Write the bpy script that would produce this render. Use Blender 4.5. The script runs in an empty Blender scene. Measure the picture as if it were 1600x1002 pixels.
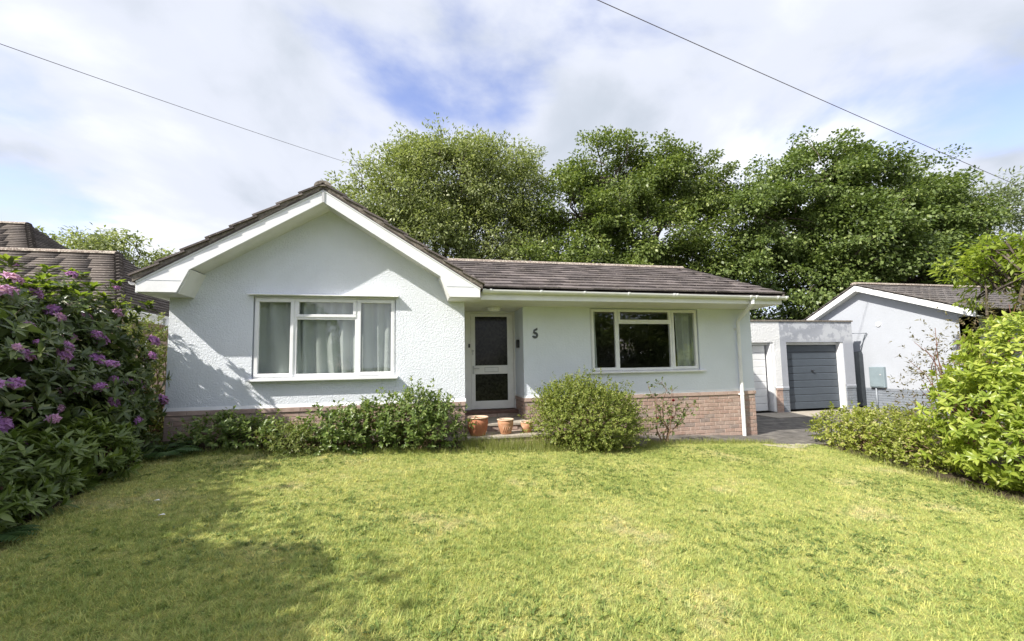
import bpy, math, random
import numpy as np
from mathutils import Matrix, Vector

# ------------------------------------------------------------------ scene, camera, sky, sun, exposure
S = bpy.context.scene
COL = S.collection
rad = math.radians

cam_d = bpy.data.cameras.new('camera')
cam = bpy.data.objects.new('camera', cam_d)
COL.objects.link(cam)
RT = Vector((0.9793708, -0.2013577, -0.0169689))
UP = Vector((0.0009383, -0.0794422, 0.9968390))
FW = Vector((0.2020693, 0.9762909, 0.0776144))
cam.matrix_world = Matrix(((RT.x, UP.x, -FW.x, 3.390), (RT.y, UP.y, -FW.y, -6.937), (RT.z, UP.z, -FW.z, 1.500), (0, 0, 0, 1)))
cam_d.sensor_width = 36.0
cam_d.lens = 36.0 * 647.455 / 1600.0
cam_d.shift_y = 19.25 / 1600.0
cam_d.clip_start = 0.05
cam_d.clip_end = 2000.0
S.camera = cam

SUN = Vector((-0.92275, -0.43432, 0.89742)).normalized()      # towards the sun
W = bpy.data.worlds.new('World'); S.world = W; W.use_nodes = True
wt = W.node_tree; wt.nodes.clear()
def wn(t, **kw):
    n = wt.nodes.new(t)
    for k, v in kw.items(): setattr(n, k, v)
    return n
def wmath(op, a, b=None, c=None):
    n = wn('ShaderNodeMath', operation=op)
    for i, v in enumerate((a, b, c)):
        if v is None: continue
        if isinstance(v, (int, float)): n.inputs[i].default_value = v
        else: wt.links.new(v, n.inputs[i])
    return n.outputs[0]
sky = wn('ShaderNodeTexSky', sky_type='NISHITA')
sky.sun_disc = False
sky.sun_elevation = math.asin(SUN.z)
sky.sun_rotation = rad(244.8)
sky.air_density = 1.0; sky.dust_density = 1.2; sky.ozone_density = 1.4
tc = wn('ShaderNodeTexCoord')
sep = wn('ShaderNodeSeparateXYZ'); wt.links.new(tc.outputs['Generated'], sep.inputs[0])
zz = wmath('ADD', wmath('MAXIMUM', sep.outputs[2], 0.0), 0.32)
px = wmath('DIVIDE', sep.outputs[0], zz); py = wmath('DIVIDE', sep.outputs[1], zz)
cmb = wn('ShaderNodeCombineXYZ'); wt.links.new(px, cmb.inputs[0]); wt.links.new(py, cmb.inputs[1])
def wnoise(scale, detail, rough, off, dist=0.0, stretch=(1, 1, 1), rot=0.0):
    mp = wn('ShaderNodeMapping'); wt.links.new(cmb.outputs[0], mp.inputs[0])
    mp.inputs['Location'].default_value = off; mp.inputs['Scale'].default_value = stretch
    mp.inputs['Rotation'].default_value = (0, 0, rot)
    n = wn('ShaderNodeTexNoise'); wt.links.new(mp.outputs[0], n.inputs['Vector'])
    n.inputs['Scale'].default_value = scale; n.inputs['Detail'].default_value = detail
    n.inputs['Roughness'].default_value = rough; n.inputs['Distortion'].default_value = dist
    return n.outputs[0]
def wramp(fac, stops):
    r = wn('ShaderNodeValToRGB'); wt.links.new(fac, r.inputs[0])
    el = r.color_ramp.elements
    while len(el) < len(stops): el.new(0.5)
    for e, (p, c) in zip(el, stops): e.position = p; e.color = (c[0], c[1], c[2], 1)
    r.color_ramp.interpolation = 'EASE'
    return r.outputs[0]
CLOUD_OFF = (6.5, 2.5, 0.0)
dens = wnoise(1.35, 9, 0.52, CLOUD_OFF, 0.25)
mask = wramp(dens, [(0.325, (0, 0, 0)), (0.475, (1, 1, 1))])
shade = wnoise(1.7, 7, 0.5, (11.3, 2.2, 0), 0.3)
ccol = wramp(shade, [(0.32, (3.5, 3.85, 4.4)), (0.48, (4.7, 4.95, 5.6)), (0.66, (6.3, 6.45, 6.75))])
blue = wn('ShaderNodeMix', data_type='RGBA', blend_type='MULTIPLY'); blue.inputs[0].default_value = 1.0
wt.links.new(sky.outputs[0], blue.inputs[6]); blue.inputs[7].default_value = (1.9, 1.6, 1.75, 1)
mix = wn('ShaderNodeMix', data_type='RGBA'); wt.links.new(mask, mix.inputs[0])
wt.links.new(blue.outputs[2], mix.inputs[6]); wt.links.new(ccol, mix.inputs[7])
bg = wn('ShaderNodeBackground'); bg.inputs[1].default_value = 0.1
wt.links.new(mix.outputs[2], bg.inputs[0])
wo = wn('ShaderNodeOutputWorld'); wt.links.new(bg.outputs[0], wo.inputs[0])

sl = bpy.data.lights.new('sun', 'SUN'); sl.energy = 4.2; sl.angle = rad(0.6); sl.color = (1.0, 0.95, 0.86)
so = bpy.data.objects.new('sun', sl); COL.objects.link(so)
so.rotation_euler = (-SUN).to_track_quat('-Z', 'Y').to_euler()
so.location = SUN * 40

S.view_settings.view_transform = 'Standard'; S.view_settings.look = 'None'
S.view_settings.exposure = 0.85; S.view_settings.gamma = 1.0; S.view_settings.use_curve_mapping = False
S.render.engine = 'CYCLES'
S.cycles.max_bounces = 8; S.cycles.transparent_max_bounces = 12

# ------------------------------------------------------------------ materials
def new_mat(name):
    m = bpy.data.materials.new(name); m.use_nodes = True
    nt = m.node_tree; b = nt.nodes['Principled BSDF']
    return m, nt, b
class NT:
    def __init__(s, nt): s.nt = nt
    def n(s, t, **kw):
        n = s.nt.nodes.new(t)
        for k, v in kw.items(): setattr(n, k, v)
        return n
    def l(s, a, b): s.nt.links.new(a, b)
    def pos(s): return s.n('ShaderNodeNewGeometry').outputs['Position']
    def noise(s, scale, detail=4, rough=0.55, vec=None, dist=0.0, stretch=None):
        n = s.n('ShaderNodeTexNoise')
        v = vec if vec is not None else s.pos()
        if stretch:
            mp = s.n('ShaderNodeMapping'); mp.inputs['Scale'].default_value = stretch; s.l(v, mp.inputs[0]); v = mp.outputs[0]
        s.l(v, n.inputs['Vector'])
        n.inputs['Scale'].default_value = scale; n.inputs['Detail'].default_value = detail
        n.inputs['Roughness'].default_value = rough; n.inputs['Distortion'].default_value = dist
        return n.outputs[0]
    def ramp(s, fac, stops, interp='LINEAR'):
        r = s.n('ShaderNodeValToRGB'); s.l(fac, r.inputs[0]); el = r.color_ramp.elements
        while len(el) < len(stops): el.new(0.5)
        for e, (p, c) in zip(el, stops):
            e.position = p; e.color = (c, c, c, 1) if isinstance(c, (int, float)) else (c[0], c[1], c[2], 1)
        r.color_ramp.interpolation = interp
        return r.outputs[0]
    def mix(s, fac, a, b, blend='MIX'):
        m = s.n('ShaderNodeMix', data_type='RGBA', blend_type=blend)
        for i, v in ((0, fac), (6, a), (7, b)):
            if isinstance(v, (int, float)): m.inputs[i].default_value = v
            elif isinstance(v, tuple): m.inputs[i].default_value = (v[0], v[1], v[2], 1)
            else: s.l(v, m.inputs[i])
        return m.outputs[2]
    def math(s, op, a, b):
        n = s.n('ShaderNodeMath', operation=op)
        for i, v in enumerate((a, b)):
            if isinstance(v, (int, float)): n.inputs[i].default_value = v
            else: s.l(v, n.inputs[i])
        return n.outputs[0]
    def bump(s, h, strength, dist, bsdf):
        b = s.n('ShaderNodeBump'); b.inputs['Strength'].default_value = strength; b.inputs['Distance'].default_value = dist
        s.l(h, b.inputs['Height']); s.l(b.outputs[0], bsdf.inputs['Normal'])
def spec(b, v): b.inputs['Specular IOR Level'].default_value = v

def m_stucco(name, col, scale=24, dist=0.012, strength=0.8, stain=0.10, patch=None):
    m, nt, b = new_mat(name); N = NT(nt)
    big = N.noise(1.3, 5, 0.6)
    c = N.mix(N.ramp(big, [(0.35, 1.0), (0.65, 0.0)]), col, tuple(x * (1 - stain) for x in col))
    drip = N.noise(5.0, 5, 0.65, stretch=(1.6, 1.6, 0.25))
    c = N.mix(N.ramp(drip, [(0.60, 0.0), (0.8, 0.35)]), c, tuple(x * 0.80 for x in col))
    if patch:
        pz = N.n('ShaderNodeSeparateXYZ'); N.l(N.pos(), pz.inputs[0])
        zr = N.ramp(N.math('DIVIDE', pz.outputs[2], 3.0), [(0.66, 0.0), (0.72, 1.0), (0.885, 1.0), (0.89, 0.0)])
        pn = N.ramp(N.noise(3.2, 5, 0.65), [(0.47, 0.0), (0.53, 1.0)])
        c = N.mix(N.math('MULTIPLY', zr, pn), c, patch)
    N.l(c, b.inputs['Base Color']); b.inputs['Roughness'].default_value = 0.85; spec(b, 0.2)
    h1 = N.noise(scale, 3, 0.6, dist=0.6); h2 = N.noise(scale * 3.7, 2, 0.5)
    h = N.math('ADD', N.ramp(h1, [(0.35, 0.0), (0.68, 1.0)]), N.math('MULTIPLY', h2, 0.35))
    N.bump(h, strength, dist, b)
    return m
def m_paint(name, col, rough=0.4, dirt=0.12, sp=0.4, bumps=0.0, dirtscale=6.0):
    m, nt, b = new_mat(name); N = NT(nt)
    n = N.noise(dirtscale, 6, 0.65)
    c = N.mix(N.ramp(n, [(0.45, 0.0), (0.75, 1.0)]), col, tuple(x * (1 - dirt) for x in col))
    N.l(c, b.inputs['Base Color']); b.inputs['Roughness'].default_value = rough; spec(b, sp)
    if bumps: N.bump(N.noise(40, 3, 0.6), bumps, 0.004, b)
    return m
def m_brick(name, stops, painted=False):
    m, nt, b = new_mat(name); N = NT(nt)
    oi = N.n('ShaderNodeObjectInfo')
    c = N.ramp(oi.outputs['Random'], stops)
    n = N.noise(18, 5, 0.65)
    c = N.mix(N.ramp(n, [(0.35, 0.0), (0.75, 0.45)]), c, (0.62, 0.52, 0.45) if not painted else (0.22, 0.25, 0.29))
    c = N.mix(N.ramp(N.noise(3.0, 4, 0.6), [(0.5, 0.0), (0.75, 0.35)]), c, (0.16, 0.12, 0.10))
    N.l(c, b.inputs['Base Color']); b.inputs['Roughness'].default_value = 0.9; spec(b, 0.15)
    N.bump(N.noise(90, 3, 0.6), 0.5, 0.003, b)
    return m
def m_tile(name, stops, lichen=(0.42, 0.38, 0.30), amount=0.62, world=True):
    m, nt, b = new_mat(name); N = NT(nt)
    if world:
        oi = N.n('ShaderNodeObjectInfo'); r = oi.outputs['Random']
    else:
        at = N.n('ShaderNodeAttribute', attribute_name='rnd'); r = at.outputs['Fac']
    c = N.ramp(r, stops)
    c = N.mix(N.ramp(N.noise(2.2, 5, 0.6), [(0.40, 0.0), (0.72, 0.65)]), c, (0.085, 0.07, 0.06))
    c = N.mix(N.ramp(N.noise(26, 4, 0.7), [(amount, 0.0), (amount + 0.07, 0.85)]), c, lichen)
    c = N.mix(N.ramp(N.noise(11, 4, 0.7), [(0.66, 0.0), (0.72, 0.8)]), c, (0.06, 0.065, 0.045))
    N.l(c, b.inputs['Base Color']); b.inputs['Roughness'].default_value = 0.88; spec(b, 0.2)
    N.bump(N.noise(60, 4, 0.65), 0.6, 0.006, b)
    return m
def m_leaf(name, ca, cb, cc=None, transl=0.28, rough=0.42, sp=0.35, tcol=1.6):
    m, nt, b = new_mat(name); N = NT(nt)
    at = N.n('ShaderNodeAttribute', attribute_name='rnd')
    st = [(0.0, ca), (0.8, cb)] + ([(1.0, cc)] if cc else [])
    c = N.ramp(at.outputs['Fac'], st)
    n = N.noise(0.9, 3, 0.5)
    c = N.mix(N.ramp(n, [(0.4, 0.0), (0.7, 0.45)]), c, tuple(x * y for x, y in zip(ca, (0.8, 0.85, 0.8))))
    N.l(c, b.inputs['Base Color']); b.inputs['Roughness'].default_value = rough; spec(b, sp)
    t = N.n('ShaderNodeBsdfTranslucent')
    tcn = N.mix(1.0, c, (tcol, tcol * 1.05, tcol * 0.55), 'MULTIPLY'); N.l(tcn, t.inputs[0])
    ms = N.n('ShaderNodeMixShader'); ms.inputs[0].default_value = transl
    N.l(b.outputs[0], ms.inputs[1]); N.l(t.outputs[0], ms.inputs[2])
    N.l(ms.outputs[0], nt.nodes['Material Output'].inputs[0])
    return m
def m_noise(name, stops, scale, rough=0.9, bump=0.5, bdist=0.01, bscale=40, sp=0.2, detail=6):
    m, nt, b = new_mat(name); N = NT(nt)
    N.l(N.ramp(N.noise(scale, detail, 0.65), stops), b.inputs['Base Color'])
    b.inputs['Roughness'].default_value = rough; spec(b, sp)
    if bump: N.bump(N.noise(bscale, 4, 0.65), bump, bdist, b)
    return m
def m_glass(name, tint=(0.985, 0.99, 0.987)):
    m, nt, b = new_mat(name); N = NT(nt)
    nt.nodes.remove(b)
    g = N.n('ShaderNodeBsdfGlossy'); g.inputs['Roughness'].default_value = 0.01
    t = N.n('ShaderNodeBsdfTransparent'); t.inputs[0].default_value = (*tint, 1)
    lw = N.n('ShaderNodeLayerWeight'); lw.inputs[0].default_value = 0.5
    f = N.n('ShaderNodeMath', operation='MULTIPLY_ADD'); N.l(N.math('POWER', lw.outputs['Facing'], 4.0), f.inputs[0]); f.inputs[1].default_value = 0.9; f.inputs[2].default_value = 0.075
    bp = N.n('ShaderNodeBump'); bp.inputs['Strength'].default_value = 0.12; bp.inputs['Distance'].default_value = 0.01
    N.l(N.noise(2.2, 2, 0.5), bp.inputs['Height']); N.l(bp.outputs[0], g.inputs['Normal'])
    ms = N.n('ShaderNodeMixShader'); N.l(f.outputs[0], ms.inputs[0]); N.l(t.outputs[0], ms.inputs[1]); N.l(g.outputs[0], ms.inputs[2])
    N.l(ms.outputs[0], nt.nodes['Material Output'].inputs[0])
    return m

M = {}
M['render_white'] = m_stucco('render_white', (0.79, 0.83, 0.89), 42, 0.0062, 0.75, 0.07)
M['render_smooth'] = m_stucco('render_smooth', (0.78, 0.83, 0.905), 30, 0.003, 0.5, 0.06)
M['garage_white'] = m_stucco('garage_white', (0.80, 0.81, 0.82), 20, 0.012, 0.6, 0.08)
M['garage_grey'] = m_stucco('garage_grey', (0.37, 0.39, 0.44), 20, 0.006, 0.4, 0.10, patch=(0.50, 0.52, 0.56))
M['neighbour_wall'] = m_stucco('neighbour_wall', (0.43, 0.455, 0.50), 20, 0.005, 0.4, 0.05)
M['upvc'] = m_paint('upvc', (0.84, 0.85, 0.86), 0.35, 0.12, 0.4, dirtscale=3.5)
M['white_paint'] = m_paint('white_paint', (0.80, 0.81, 0.82), 0.45, 0.10)
M['soffit_paint'] = m_paint('soffit_paint', (0.74, 0.74, 0.70), 0.6, 0.12)
M['door_paint'] = m_paint('door_paint', (0.83, 0.83, 0.82), 0.4, 0.08)
BR = [(0.0, (0.34, 0.215, 0.175)), (0.3, (0.40, 0.27, 0.22)), (0.6, (0.43, 0.305, 0.255)), (0.85, (0.34, 0.26, 0.225)), (1.0, (0.27, 0.215, 0.195))]
M['brick'] = m_brick('brick', BR)
M['brick_cap'] = m_brick('brick_cap', [(0.0, (0.33, 0.23, 0.20)), (1.0, (0.45, 0.33, 0.28))])
M['brick_grey'] = m_brick('brick_grey', [(0.0, (0.20, 0.225, 0.26)), (1.0, (0.25, 0.275, 0.31))], True)
M['mortar'] = m_noise('mortar', [(0.3, (0.42, 0.36, 0.31)), (0.7, (0.55, 0.48, 0.42))], 9, 0.95, 0.5, 0.004, 120)
M['mortar_grey'] = m_noise('mortar_grey', [(0.3, (0.19, 0.21, 0.24)), (0.7, (0.25, 0.27, 0.30))], 9, 0.95, 0.5, 0.004, 120)
TL = [(0.0, (0.085, 0.074, 0.073)), (0.4, (0.12, 0.104, 0.102)), (0.7, (0.15, 0.13, 0.127)), (1.0, (0.195, 0.168, 0.162))]
M['tile'] = m_tile('tile', TL, amount=0.60)
M['tile_joined'] = m_tile('tile_joined', TL, amount=0.60, world=False)
M['ridge_tile'] = m_tile('ridge_tile', [(0, (0.25, 0.19, 0.16)), (1, (0.32, 0.27, 0.23))], (0.55, 0.50, 0.42), 0.5)
M['verge'] = m_noise('verge', [(0.3, (0.12, 0.10, 0.085)), (0.55, (0.24, 0.21, 0.18)), (0.72, (0.36, 0.33, 0.27))], 22, 0.95, 0.8, 0.012, 45)
M['old_tile'] = m_tile('old_tile', [(0, (0.10, 0.087, 0.08)), (0.5, (0.13, 0.112, 0.102)), (1, (0.165, 0.142, 0.128))], (0.44, 0.40, 0.35), 0.60, world=False)
M['grey_tile'] = m_tile('grey_tile', [(0, (0.10, 0.09, 0.088)), (1, (0.17, 0.155, 0.15))], (0.42, 0.40, 0.37), 0.58, world=False)
M['slab_dark'] = m_paint('slab_dark', (0.10, 0.085, 0.08), 0.9, 0.2, 0.1)
M['glass'] = m_glass('glass')
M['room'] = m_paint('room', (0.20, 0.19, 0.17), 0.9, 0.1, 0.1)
M['grey_door'] = m_paint('grey_door', (0.075, 0.092, 0.115), 0.5, 0.16, 0.4, dirtscale=2.5)
M['black_plastic'] = m_paint('black_plastic', (0.02, 0.02, 0.023), 0.35, 0.2)
M['number_grey'] = m_paint('number_grey', (0.09, 0.10, 0.11), 0.4, 0.1, 0.5)
M['metal'] = m_paint('metal', (0.55, 0.55, 0.56), 0.35, 0.2, 0.6)
M['meter_box'] = m_paint('meter_box', (0.24, 0.30, 0.33), 0.5, 0.12)
M['pipe_grey'] = m_paint('pipe_grey', (0.30, 0.33, 0.37), 0.5, 0.12)
M['gate_dark'] = m_paint('gate_dark', (0.055, 0.065, 0.075), 0.6, 0.2)
M['dark_timber'] = m_paint('dark_timber', (0.07, 0.05, 0.045), 0.6, 0.3)
M['asphalt'] = m_noise('asphalt', [(0.3, (0.085, 0.078, 0.072)), (0.52, (0.15, 0.14, 0.128)), (0.72, (0.26, 0.24, 0.21))], 4, 0.95, 0.9, 0.01, 140)
M['concrete'] = m_noise('concrete', [(0.3, (0.32, 0.28, 0.23)), (0.7, (0.46, 0.42, 0.36))], 7, 0.92, 0.5, 0.006, 70)
M['step_stone'] = m_noise('step_stone', [(0.3, (0.22, 0.17, 0.14)), (0.7, (0.38, 0.31, 0.26))], 9, 0.92, 0.5, 0.005, 60)
M['step_tile'] = m_noise('step_tile', [(0.3, (0.13, 0.075, 0.06)), (0.7, (0.2, 0.125, 0.10))], 9, 0.7, 0.3, 0.004, 60)
M['soil'] = m_noise('soil', [(0.3, (0.05, 0.036, 0.024)), (0.7, (0.11, 0.085, 0.058))], 8, 1.0, 1.0, 0.03, 30)
M['bark'] = m_noise('bark', [(0.3, (0.055, 0.045, 0.035)), (0.7, (0.15, 0.125, 0.10))], 9, 0.95, 0.9, 0.02, 25)
M['twig'] = m_noise('twig', [(0.3, (0.16, 0.10, 0.065)), (0.7, (0.26, 0.18, 0.12))], 12, 0.9, 0.4, 0.004, 50)
M['twig_red'] = m_noise('twig_red', [(0.3, (0.15, 0.07, 0.05)), (0.7, (0.24, 0.12, 0.085))], 12, 0.9, 0.4, 0.004, 50)
def m_terracotta(name, ca, cb, bloom):
    m, nt, b = new_mat(name); N = NT(nt)
    c = N.ramp(N.noise(7, 5, 0.6), [(0.35, ca), (0.7, cb)])
    c = N.mix(N.ramp(N.noise(14, 5, 0.7), [(0.55, 0.0), (0.75, bloom)]), c, (0.62, 0.50, 0.40))
    N.l(c, b.inputs['Base Color']); b.inputs['Roughness'].default_value = 0.8; spec(b, 0.2)
    N.bump(N.noise(50, 3, 0.6), 0.25, 0.004, b)
    return m
M['terracotta_red'] = m_terracotta('terracotta_red', (0.34, 0.13, 0.070), (0.43, 0.18, 0.10), 0.2)
M['terracotta_pale'] = m_terracotta('terracotta_pale', (0.42, 0.21, 0.12), (0.50, 0.28, 0.17), 0.6)
M['terracotta_rim'] = m_terracotta('terracotta_rim', (0.60, 0.44, 0.32), (0.70, 0.55, 0.42), 0.6)
M['wire'] = m_paint('wire', (0.13, 0.10, 0.12), 0.6, 0.1)
M['litter'] = m_paint('litter', (0.8, 0.8, 0.78), 0.6, 0.1)

def m_ground(name):
    m, nt, b = new_mat(name); N = NT(nt)
    c = N.ramp(N.noise(0.6, 5, 0.6), [(0.3, (0.06, 0.075, 0.025)), (0.7, (0.12, 0.13, 0.045))])
    N.l(c, b.inputs['Base Color']); b.inputs['Roughness'].default_value = 0.95; spec(b, 0.1)
    N.bump(N.noise(30, 4, 0.7), 0.8, 0.03, b)
    return m
M['ground'] = m_ground('ground')
def lawn_colour(N, fac):
    base = N.ramp(N.noise(1.1, 6, 0.62), [(0.28, (0.365, 0.42, 0.12)), (0.45, (0.455, 0.50, 0.165)), (0.58, (0.535, 0.555, 0.205)), (0.70, (0.615, 0.575, 0.30))])
    fine = N.ramp(N.noise(17.0, 5, 0.7), [(0.34, (0.50, 0.62, 0.52)), (0.46, (0.97, 1, 0.97)), (0.66, (1.25, 1.18, 1.15))])
    c = N.mix(1.0, base, fine, 'MULTIPLY')
    if fac is not None:
        blade = N.ramp(fac, [(0.0, (0.60, 0.72, 0.60)), (0.6, (1.0, 1.0, 1.0)), (0.9, (1.2, 1.12, 1.0)), (1.0, (1.55, 1.28, 1.35))])
        c = N.mix(1.0, c, blade, 'MULTIPLY')
    return c
def m_grass(name):
    m, nt, b = new_mat(name); N = NT(nt)
    at = N.n('ShaderNodeAttribute', attribute_name='rnd')
    c = lawn_colour(N, at.outputs['Fac'])
    N.l(c, b.inputs['Base Color']); b.inputs['Roughness'].default_value = 0.5; spec(b, 0.25)
    t = N.n('ShaderNodeBsdfTranslucent'); N.l(c, t.inputs[0])
    ms = N.n('ShaderNodeMixShader'); ms.inputs[0].default_value = 0.3
    N.l(b.outputs[0], ms.inputs[1]); N.l(t.outputs[0], ms.inputs[2]); N.l(ms.outputs[0], nt.nodes['Material Output'].inputs[0])
    return m
def m_lawn(name):
    m, nt, b = new_mat(name); N = NT(nt)
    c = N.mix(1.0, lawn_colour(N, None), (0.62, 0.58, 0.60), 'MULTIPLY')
    N.l(c, b.inputs['Base Color']); b.inputs['Roughness'].default_value = 0.95; spec(b, 0.1)
    N.bump(N.noise(45, 4, 0.7), 0.9, 0.02, b)
    return m
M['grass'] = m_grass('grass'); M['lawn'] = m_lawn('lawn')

# ------------------------------------------------------------------ object helpers
def tag(o, label=None, cat=None, group=None, kind=None):
    if label: o['label'] = label
    if cat: o['category'] = cat
    if group: o['group'] = group
    if kind: o['kind'] = kind
    return o
def empty(name, loc, label=None, cat=None, group=None):
    o = bpy.data.objects.new(name, None); COL.objects.link(o); o.location = loc
    o.empty_display_size = 0.2
    tag(o, label, cat, group)
    return o
def link(name, me, mat, parent=None, loc=None):
    o = bpy.data.objects.new(name, me); COL.objects.link(o)
    if mat is not None and not me.materials: me.materials.append(mat)
    if parent is not None:
        o.parent = parent
        o.matrix_parent_inverse = Matrix.Translation(-parent.location)     # children are given in world coordinates
    if loc is not None: o.location = loc
    return o
class MB:
    def __init__(s): s.v = []; s.f = []
    def box(s, x0, x1, y0, y1, z0, z1):
        b = len(s.v)
        s.v += [(x0, y0, z0), (x1, y0, z0), (x1, y1, z0), (x0, y1, z0), (x0, y0, z1), (x1, y0, z1), (x1, y1, z1), (x0, y1, z1)]
        s.f += [tuple(b + i for i in q) for q in ((0, 3, 2, 1), (4, 5, 6, 7), (0, 1, 5, 4), (1, 2, 6, 5), (2, 3, 7, 6), (3, 0, 4, 7))]
        return s
    def prism(s, poly, axis, a0, a1):          # poly: 2D points, extruded along an axis ('x','y','z')
        b = len(s.v); n = len(poly)
        def P(p, a): return {'x': (a, p[0], p[1]), 'y': (p[0], a, p[1]), 'z': (p[0], p[1], a)}[axis]
        s.v += [P(p, a0) for p in poly] + [P(p, a1) for p in poly]
        area = sum(poly[i][0] * poly[(i + 1) % n][1] - poly[(i + 1) % n][0] * poly[i][1] for i in range(n))
        flip = (area > 0) == (axis == 'y')
        lo = tuple(range(b, b + n)); hi = tuple(range(b + n, b + 2 * n))
        s.f.append(lo if flip else lo[::-1]); s.f.append(hi[::-1] if flip else hi)
        for i in range(n):
            j = (i + 1) % n
            q = (b + i, b + j, b + n + j, b + n + i)
            s.f.append(q[::-1] if flip else q)
        return s
    def tube(s, pts, radii, seg=8, caps=True):
        pts = [Vector(p) for p in pts]; b0 = len(s.v)
        prev = None
        for i, p in enumerate(pts):
            d = (pts[min(i + 1, len(pts) - 1)] - pts[max(i - 1, 0)]).normalized()
            ref = Vector((0, 0, 1)) if abs(d.z) < 0.9 else Vector((1, 0, 0))
            u = d.cross(ref).normalized() if prev is None else (prev - d * prev.dot(d)).normalized()
            prev = u; w = d.cross(u)
            r = radii[i] if hasattr(radii, '__len__') else radii
            for k in range(seg):
                a = 2 * math.pi * k / seg
                s.v.append(tuple(p + u * (r * math.cos(a)) + w * (r * math.sin(a))))
        for i in range(len(pts) - 1):
            for k in range(seg):
                a = b0 + i * seg + k; c = b0 + i * seg + (k + 1) % seg
                s.f.append((a, c, c + seg, a + seg))
        if caps:
            s.f.append(tuple(b0 + k for k in range(seg))[::-1]); e = b0 + (len(pts) - 1) * seg
            s.f.append(tuple(e + k for k in range(seg)))
        return s
    def lathe(s, prof, c, seg=32):
        b0 = len(s.v)
        for r, z in prof:
            for k in range(seg):
                a = 2 * math.pi * k / seg
                s.v.append((c[0] + r * math.cos(a), c[1] + r * math.sin(a), c[2] + z))
        for i in range(len(prof) - 1):
            for k in range(seg):
                a = b0 + i * seg + k; d = b0 + i * seg + (k + 1) % seg
                s.f.append((a, d, d + seg, a + seg))
        return s
    def mesh(s, name, smooth=False):
        me = bpy.data.meshes.new(name); me.from_pydata([tuple(v) for v in s.v], [], s.f); me.update()
        if smooth: me.polygons.foreach_set('use_smooth', [len(f) <= 4 for f in s.f])
        return me
    def build(s, name, mat, parent=None, bevel=0.0, smooth=False, loc=None):
        me = s.mesh(name, smooth)
        o = link(name, me, mat, parent, loc)
        if bevel:
            md = o.modifiers.new('bevel', 'BEVEL'); md.width = bevel; md.segments = 2; md.limit_method = 'ANGLE'
        return o
def box(name, x0, x1, y0, y1, z0, z1, mat, parent=None, bevel=0.0):
    return MB().box(x0, x1, y0, y1, z0, z1).build(name, M[mat], parent, bevel)
def np_mesh(name, V, F, rnd=None, smooth=False):
    V = np.asarray(V, np.float32); F = np.asarray(F, np.int32); k = F.shape[1]
    me = bpy.data.meshes.new(name)
    me.vertices.add(len(V)); me.vertices.foreach_set('co', V.ravel())
    me.loops.add(F.size); me.loops.foreach_set('vertex_index', F.ravel())
    me.polygons.add(len(F)); me.polygons.foreach_set('loop_start', np.arange(0, F.size, k, dtype=np.int32))
    me.polygons.foreach_set('loop_total', np.full(len(F), k, np.int32))
    if smooth: me.polygons.foreach_set('use_smooth', np.ones(len(F), bool))
    me.update(calc_edges=True)
    if rnd is not None:
        a = me.attributes.new('rnd', 'FLOAT', 'FACE'); a.data.foreach_set('value', np.asarray(rnd, np.float32))
    return me
def unit(a): return a / np.maximum(np.linalg.norm(a, axis=1, keepdims=True), 1e-9)

GX0, GX1 = -3.0, 10.2
def ground_z(x, y): return 0.4755 - 0.0506 * np.clip(x, GX0, GX1) + 0.044 * np.clip(y, -12, 0.0)
def gz(x, y): return float(ground_z(x, y))

# ------------------------------------------------------------------ terrain
def sheet(name, xs, ys, dz, mat, inside=None, kind='structure'):
    X, Y = np.meshgrid(xs, ys); nx, ny = len(xs), len(ys)
    Z = ground_z(X, Y) + dz
    V = np.stack([X.ravel(), Y.ravel(), Z.ravel()], 1)
    i, j = np.meshgrid(np.arange(nx - 1), np.arange(ny - 1)); a = (j * nx + i).ravel()
    F = np.stack([a, a + 1, a + 1 + nx, a + nx], 1)
    if inside is not None:
        c = V[F].mean(1); F = F[inside(c[:, 0], c[:, 1])]
    return tag(link(name, np_mesh(name, V, F), M[mat]), kind=kind)
xs = np.concatenate([[-400, -150, -60, -30, -15, -8], np.arange(-4, 12.1, 0.5), [14, 18, 25, 40, 80, 200, 450]])
ys = np.concatenate([[-400, -150, -60, -30, -20], np.arange(-14, 1.1, 0.5), [3, 6, 10, 20, 40, 90, 200, 450]])
sheet('ground', xs, ys, 0.0, 'ground')
def lawn_edge_right(y): return np.interp(y, [-9, -4.0, -3.3, -2.2, -1.4, -0.6, -0.25], [9.6, 10.0, 10.0, 10.15, 10.3, 10.45, 10.3])
def lawn_in(x, y):
    top = np.where(x < 5.2, -0.72, np.interp(x, [5.2, 6.9, 7.2, 9.2, 9.9, 10.6], [-0.72, -0.62, -0.32, -0.24, -0.42, -0.42]))
    left = np.interp(y, [-9, -3.4, -1.8, -0.7], [0.6, 0.45, 0.15, 0.0])
    return (x > left) & (x < lawn_edge_right(y)) & (y < top) & (y > -9)
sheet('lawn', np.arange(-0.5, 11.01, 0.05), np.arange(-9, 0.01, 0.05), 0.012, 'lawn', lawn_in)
sheet('flower_bed', np.arange(-2.5, 5.31, 0.1), np.arange(-7, 0.01, 0.1), 0.006, 'soil', lambda x, y: (y > -0.95) | (x < 0.7))
sheet('flower_bed', np.arange(9.8, 14.01, 0.1), np.arange(-7, -0.3, 0.1), 0.006, 'soil', lambda x, y: x > lawn_edge_right(y) - 0.2)
sheet('driveway', np.array([9.5, 10, 10.5, 11, 12, 14, 16, 17.2]), np.array([-0.46, -0.2, 0, 0.3, 0.6, 1.5, 3, 5.0]), 0.010, 'asphalt', lambda x, y: (x < 11.0) | (y > 0.15))
sheet('path', np.arange(6.6, 9.91, 0.1), np.array([-0.5, -0.3, -0.1, 0.1, 0.3, 0.6]), 0.008, 'asphalt', lambda x, y: x < 9.55)
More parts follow.
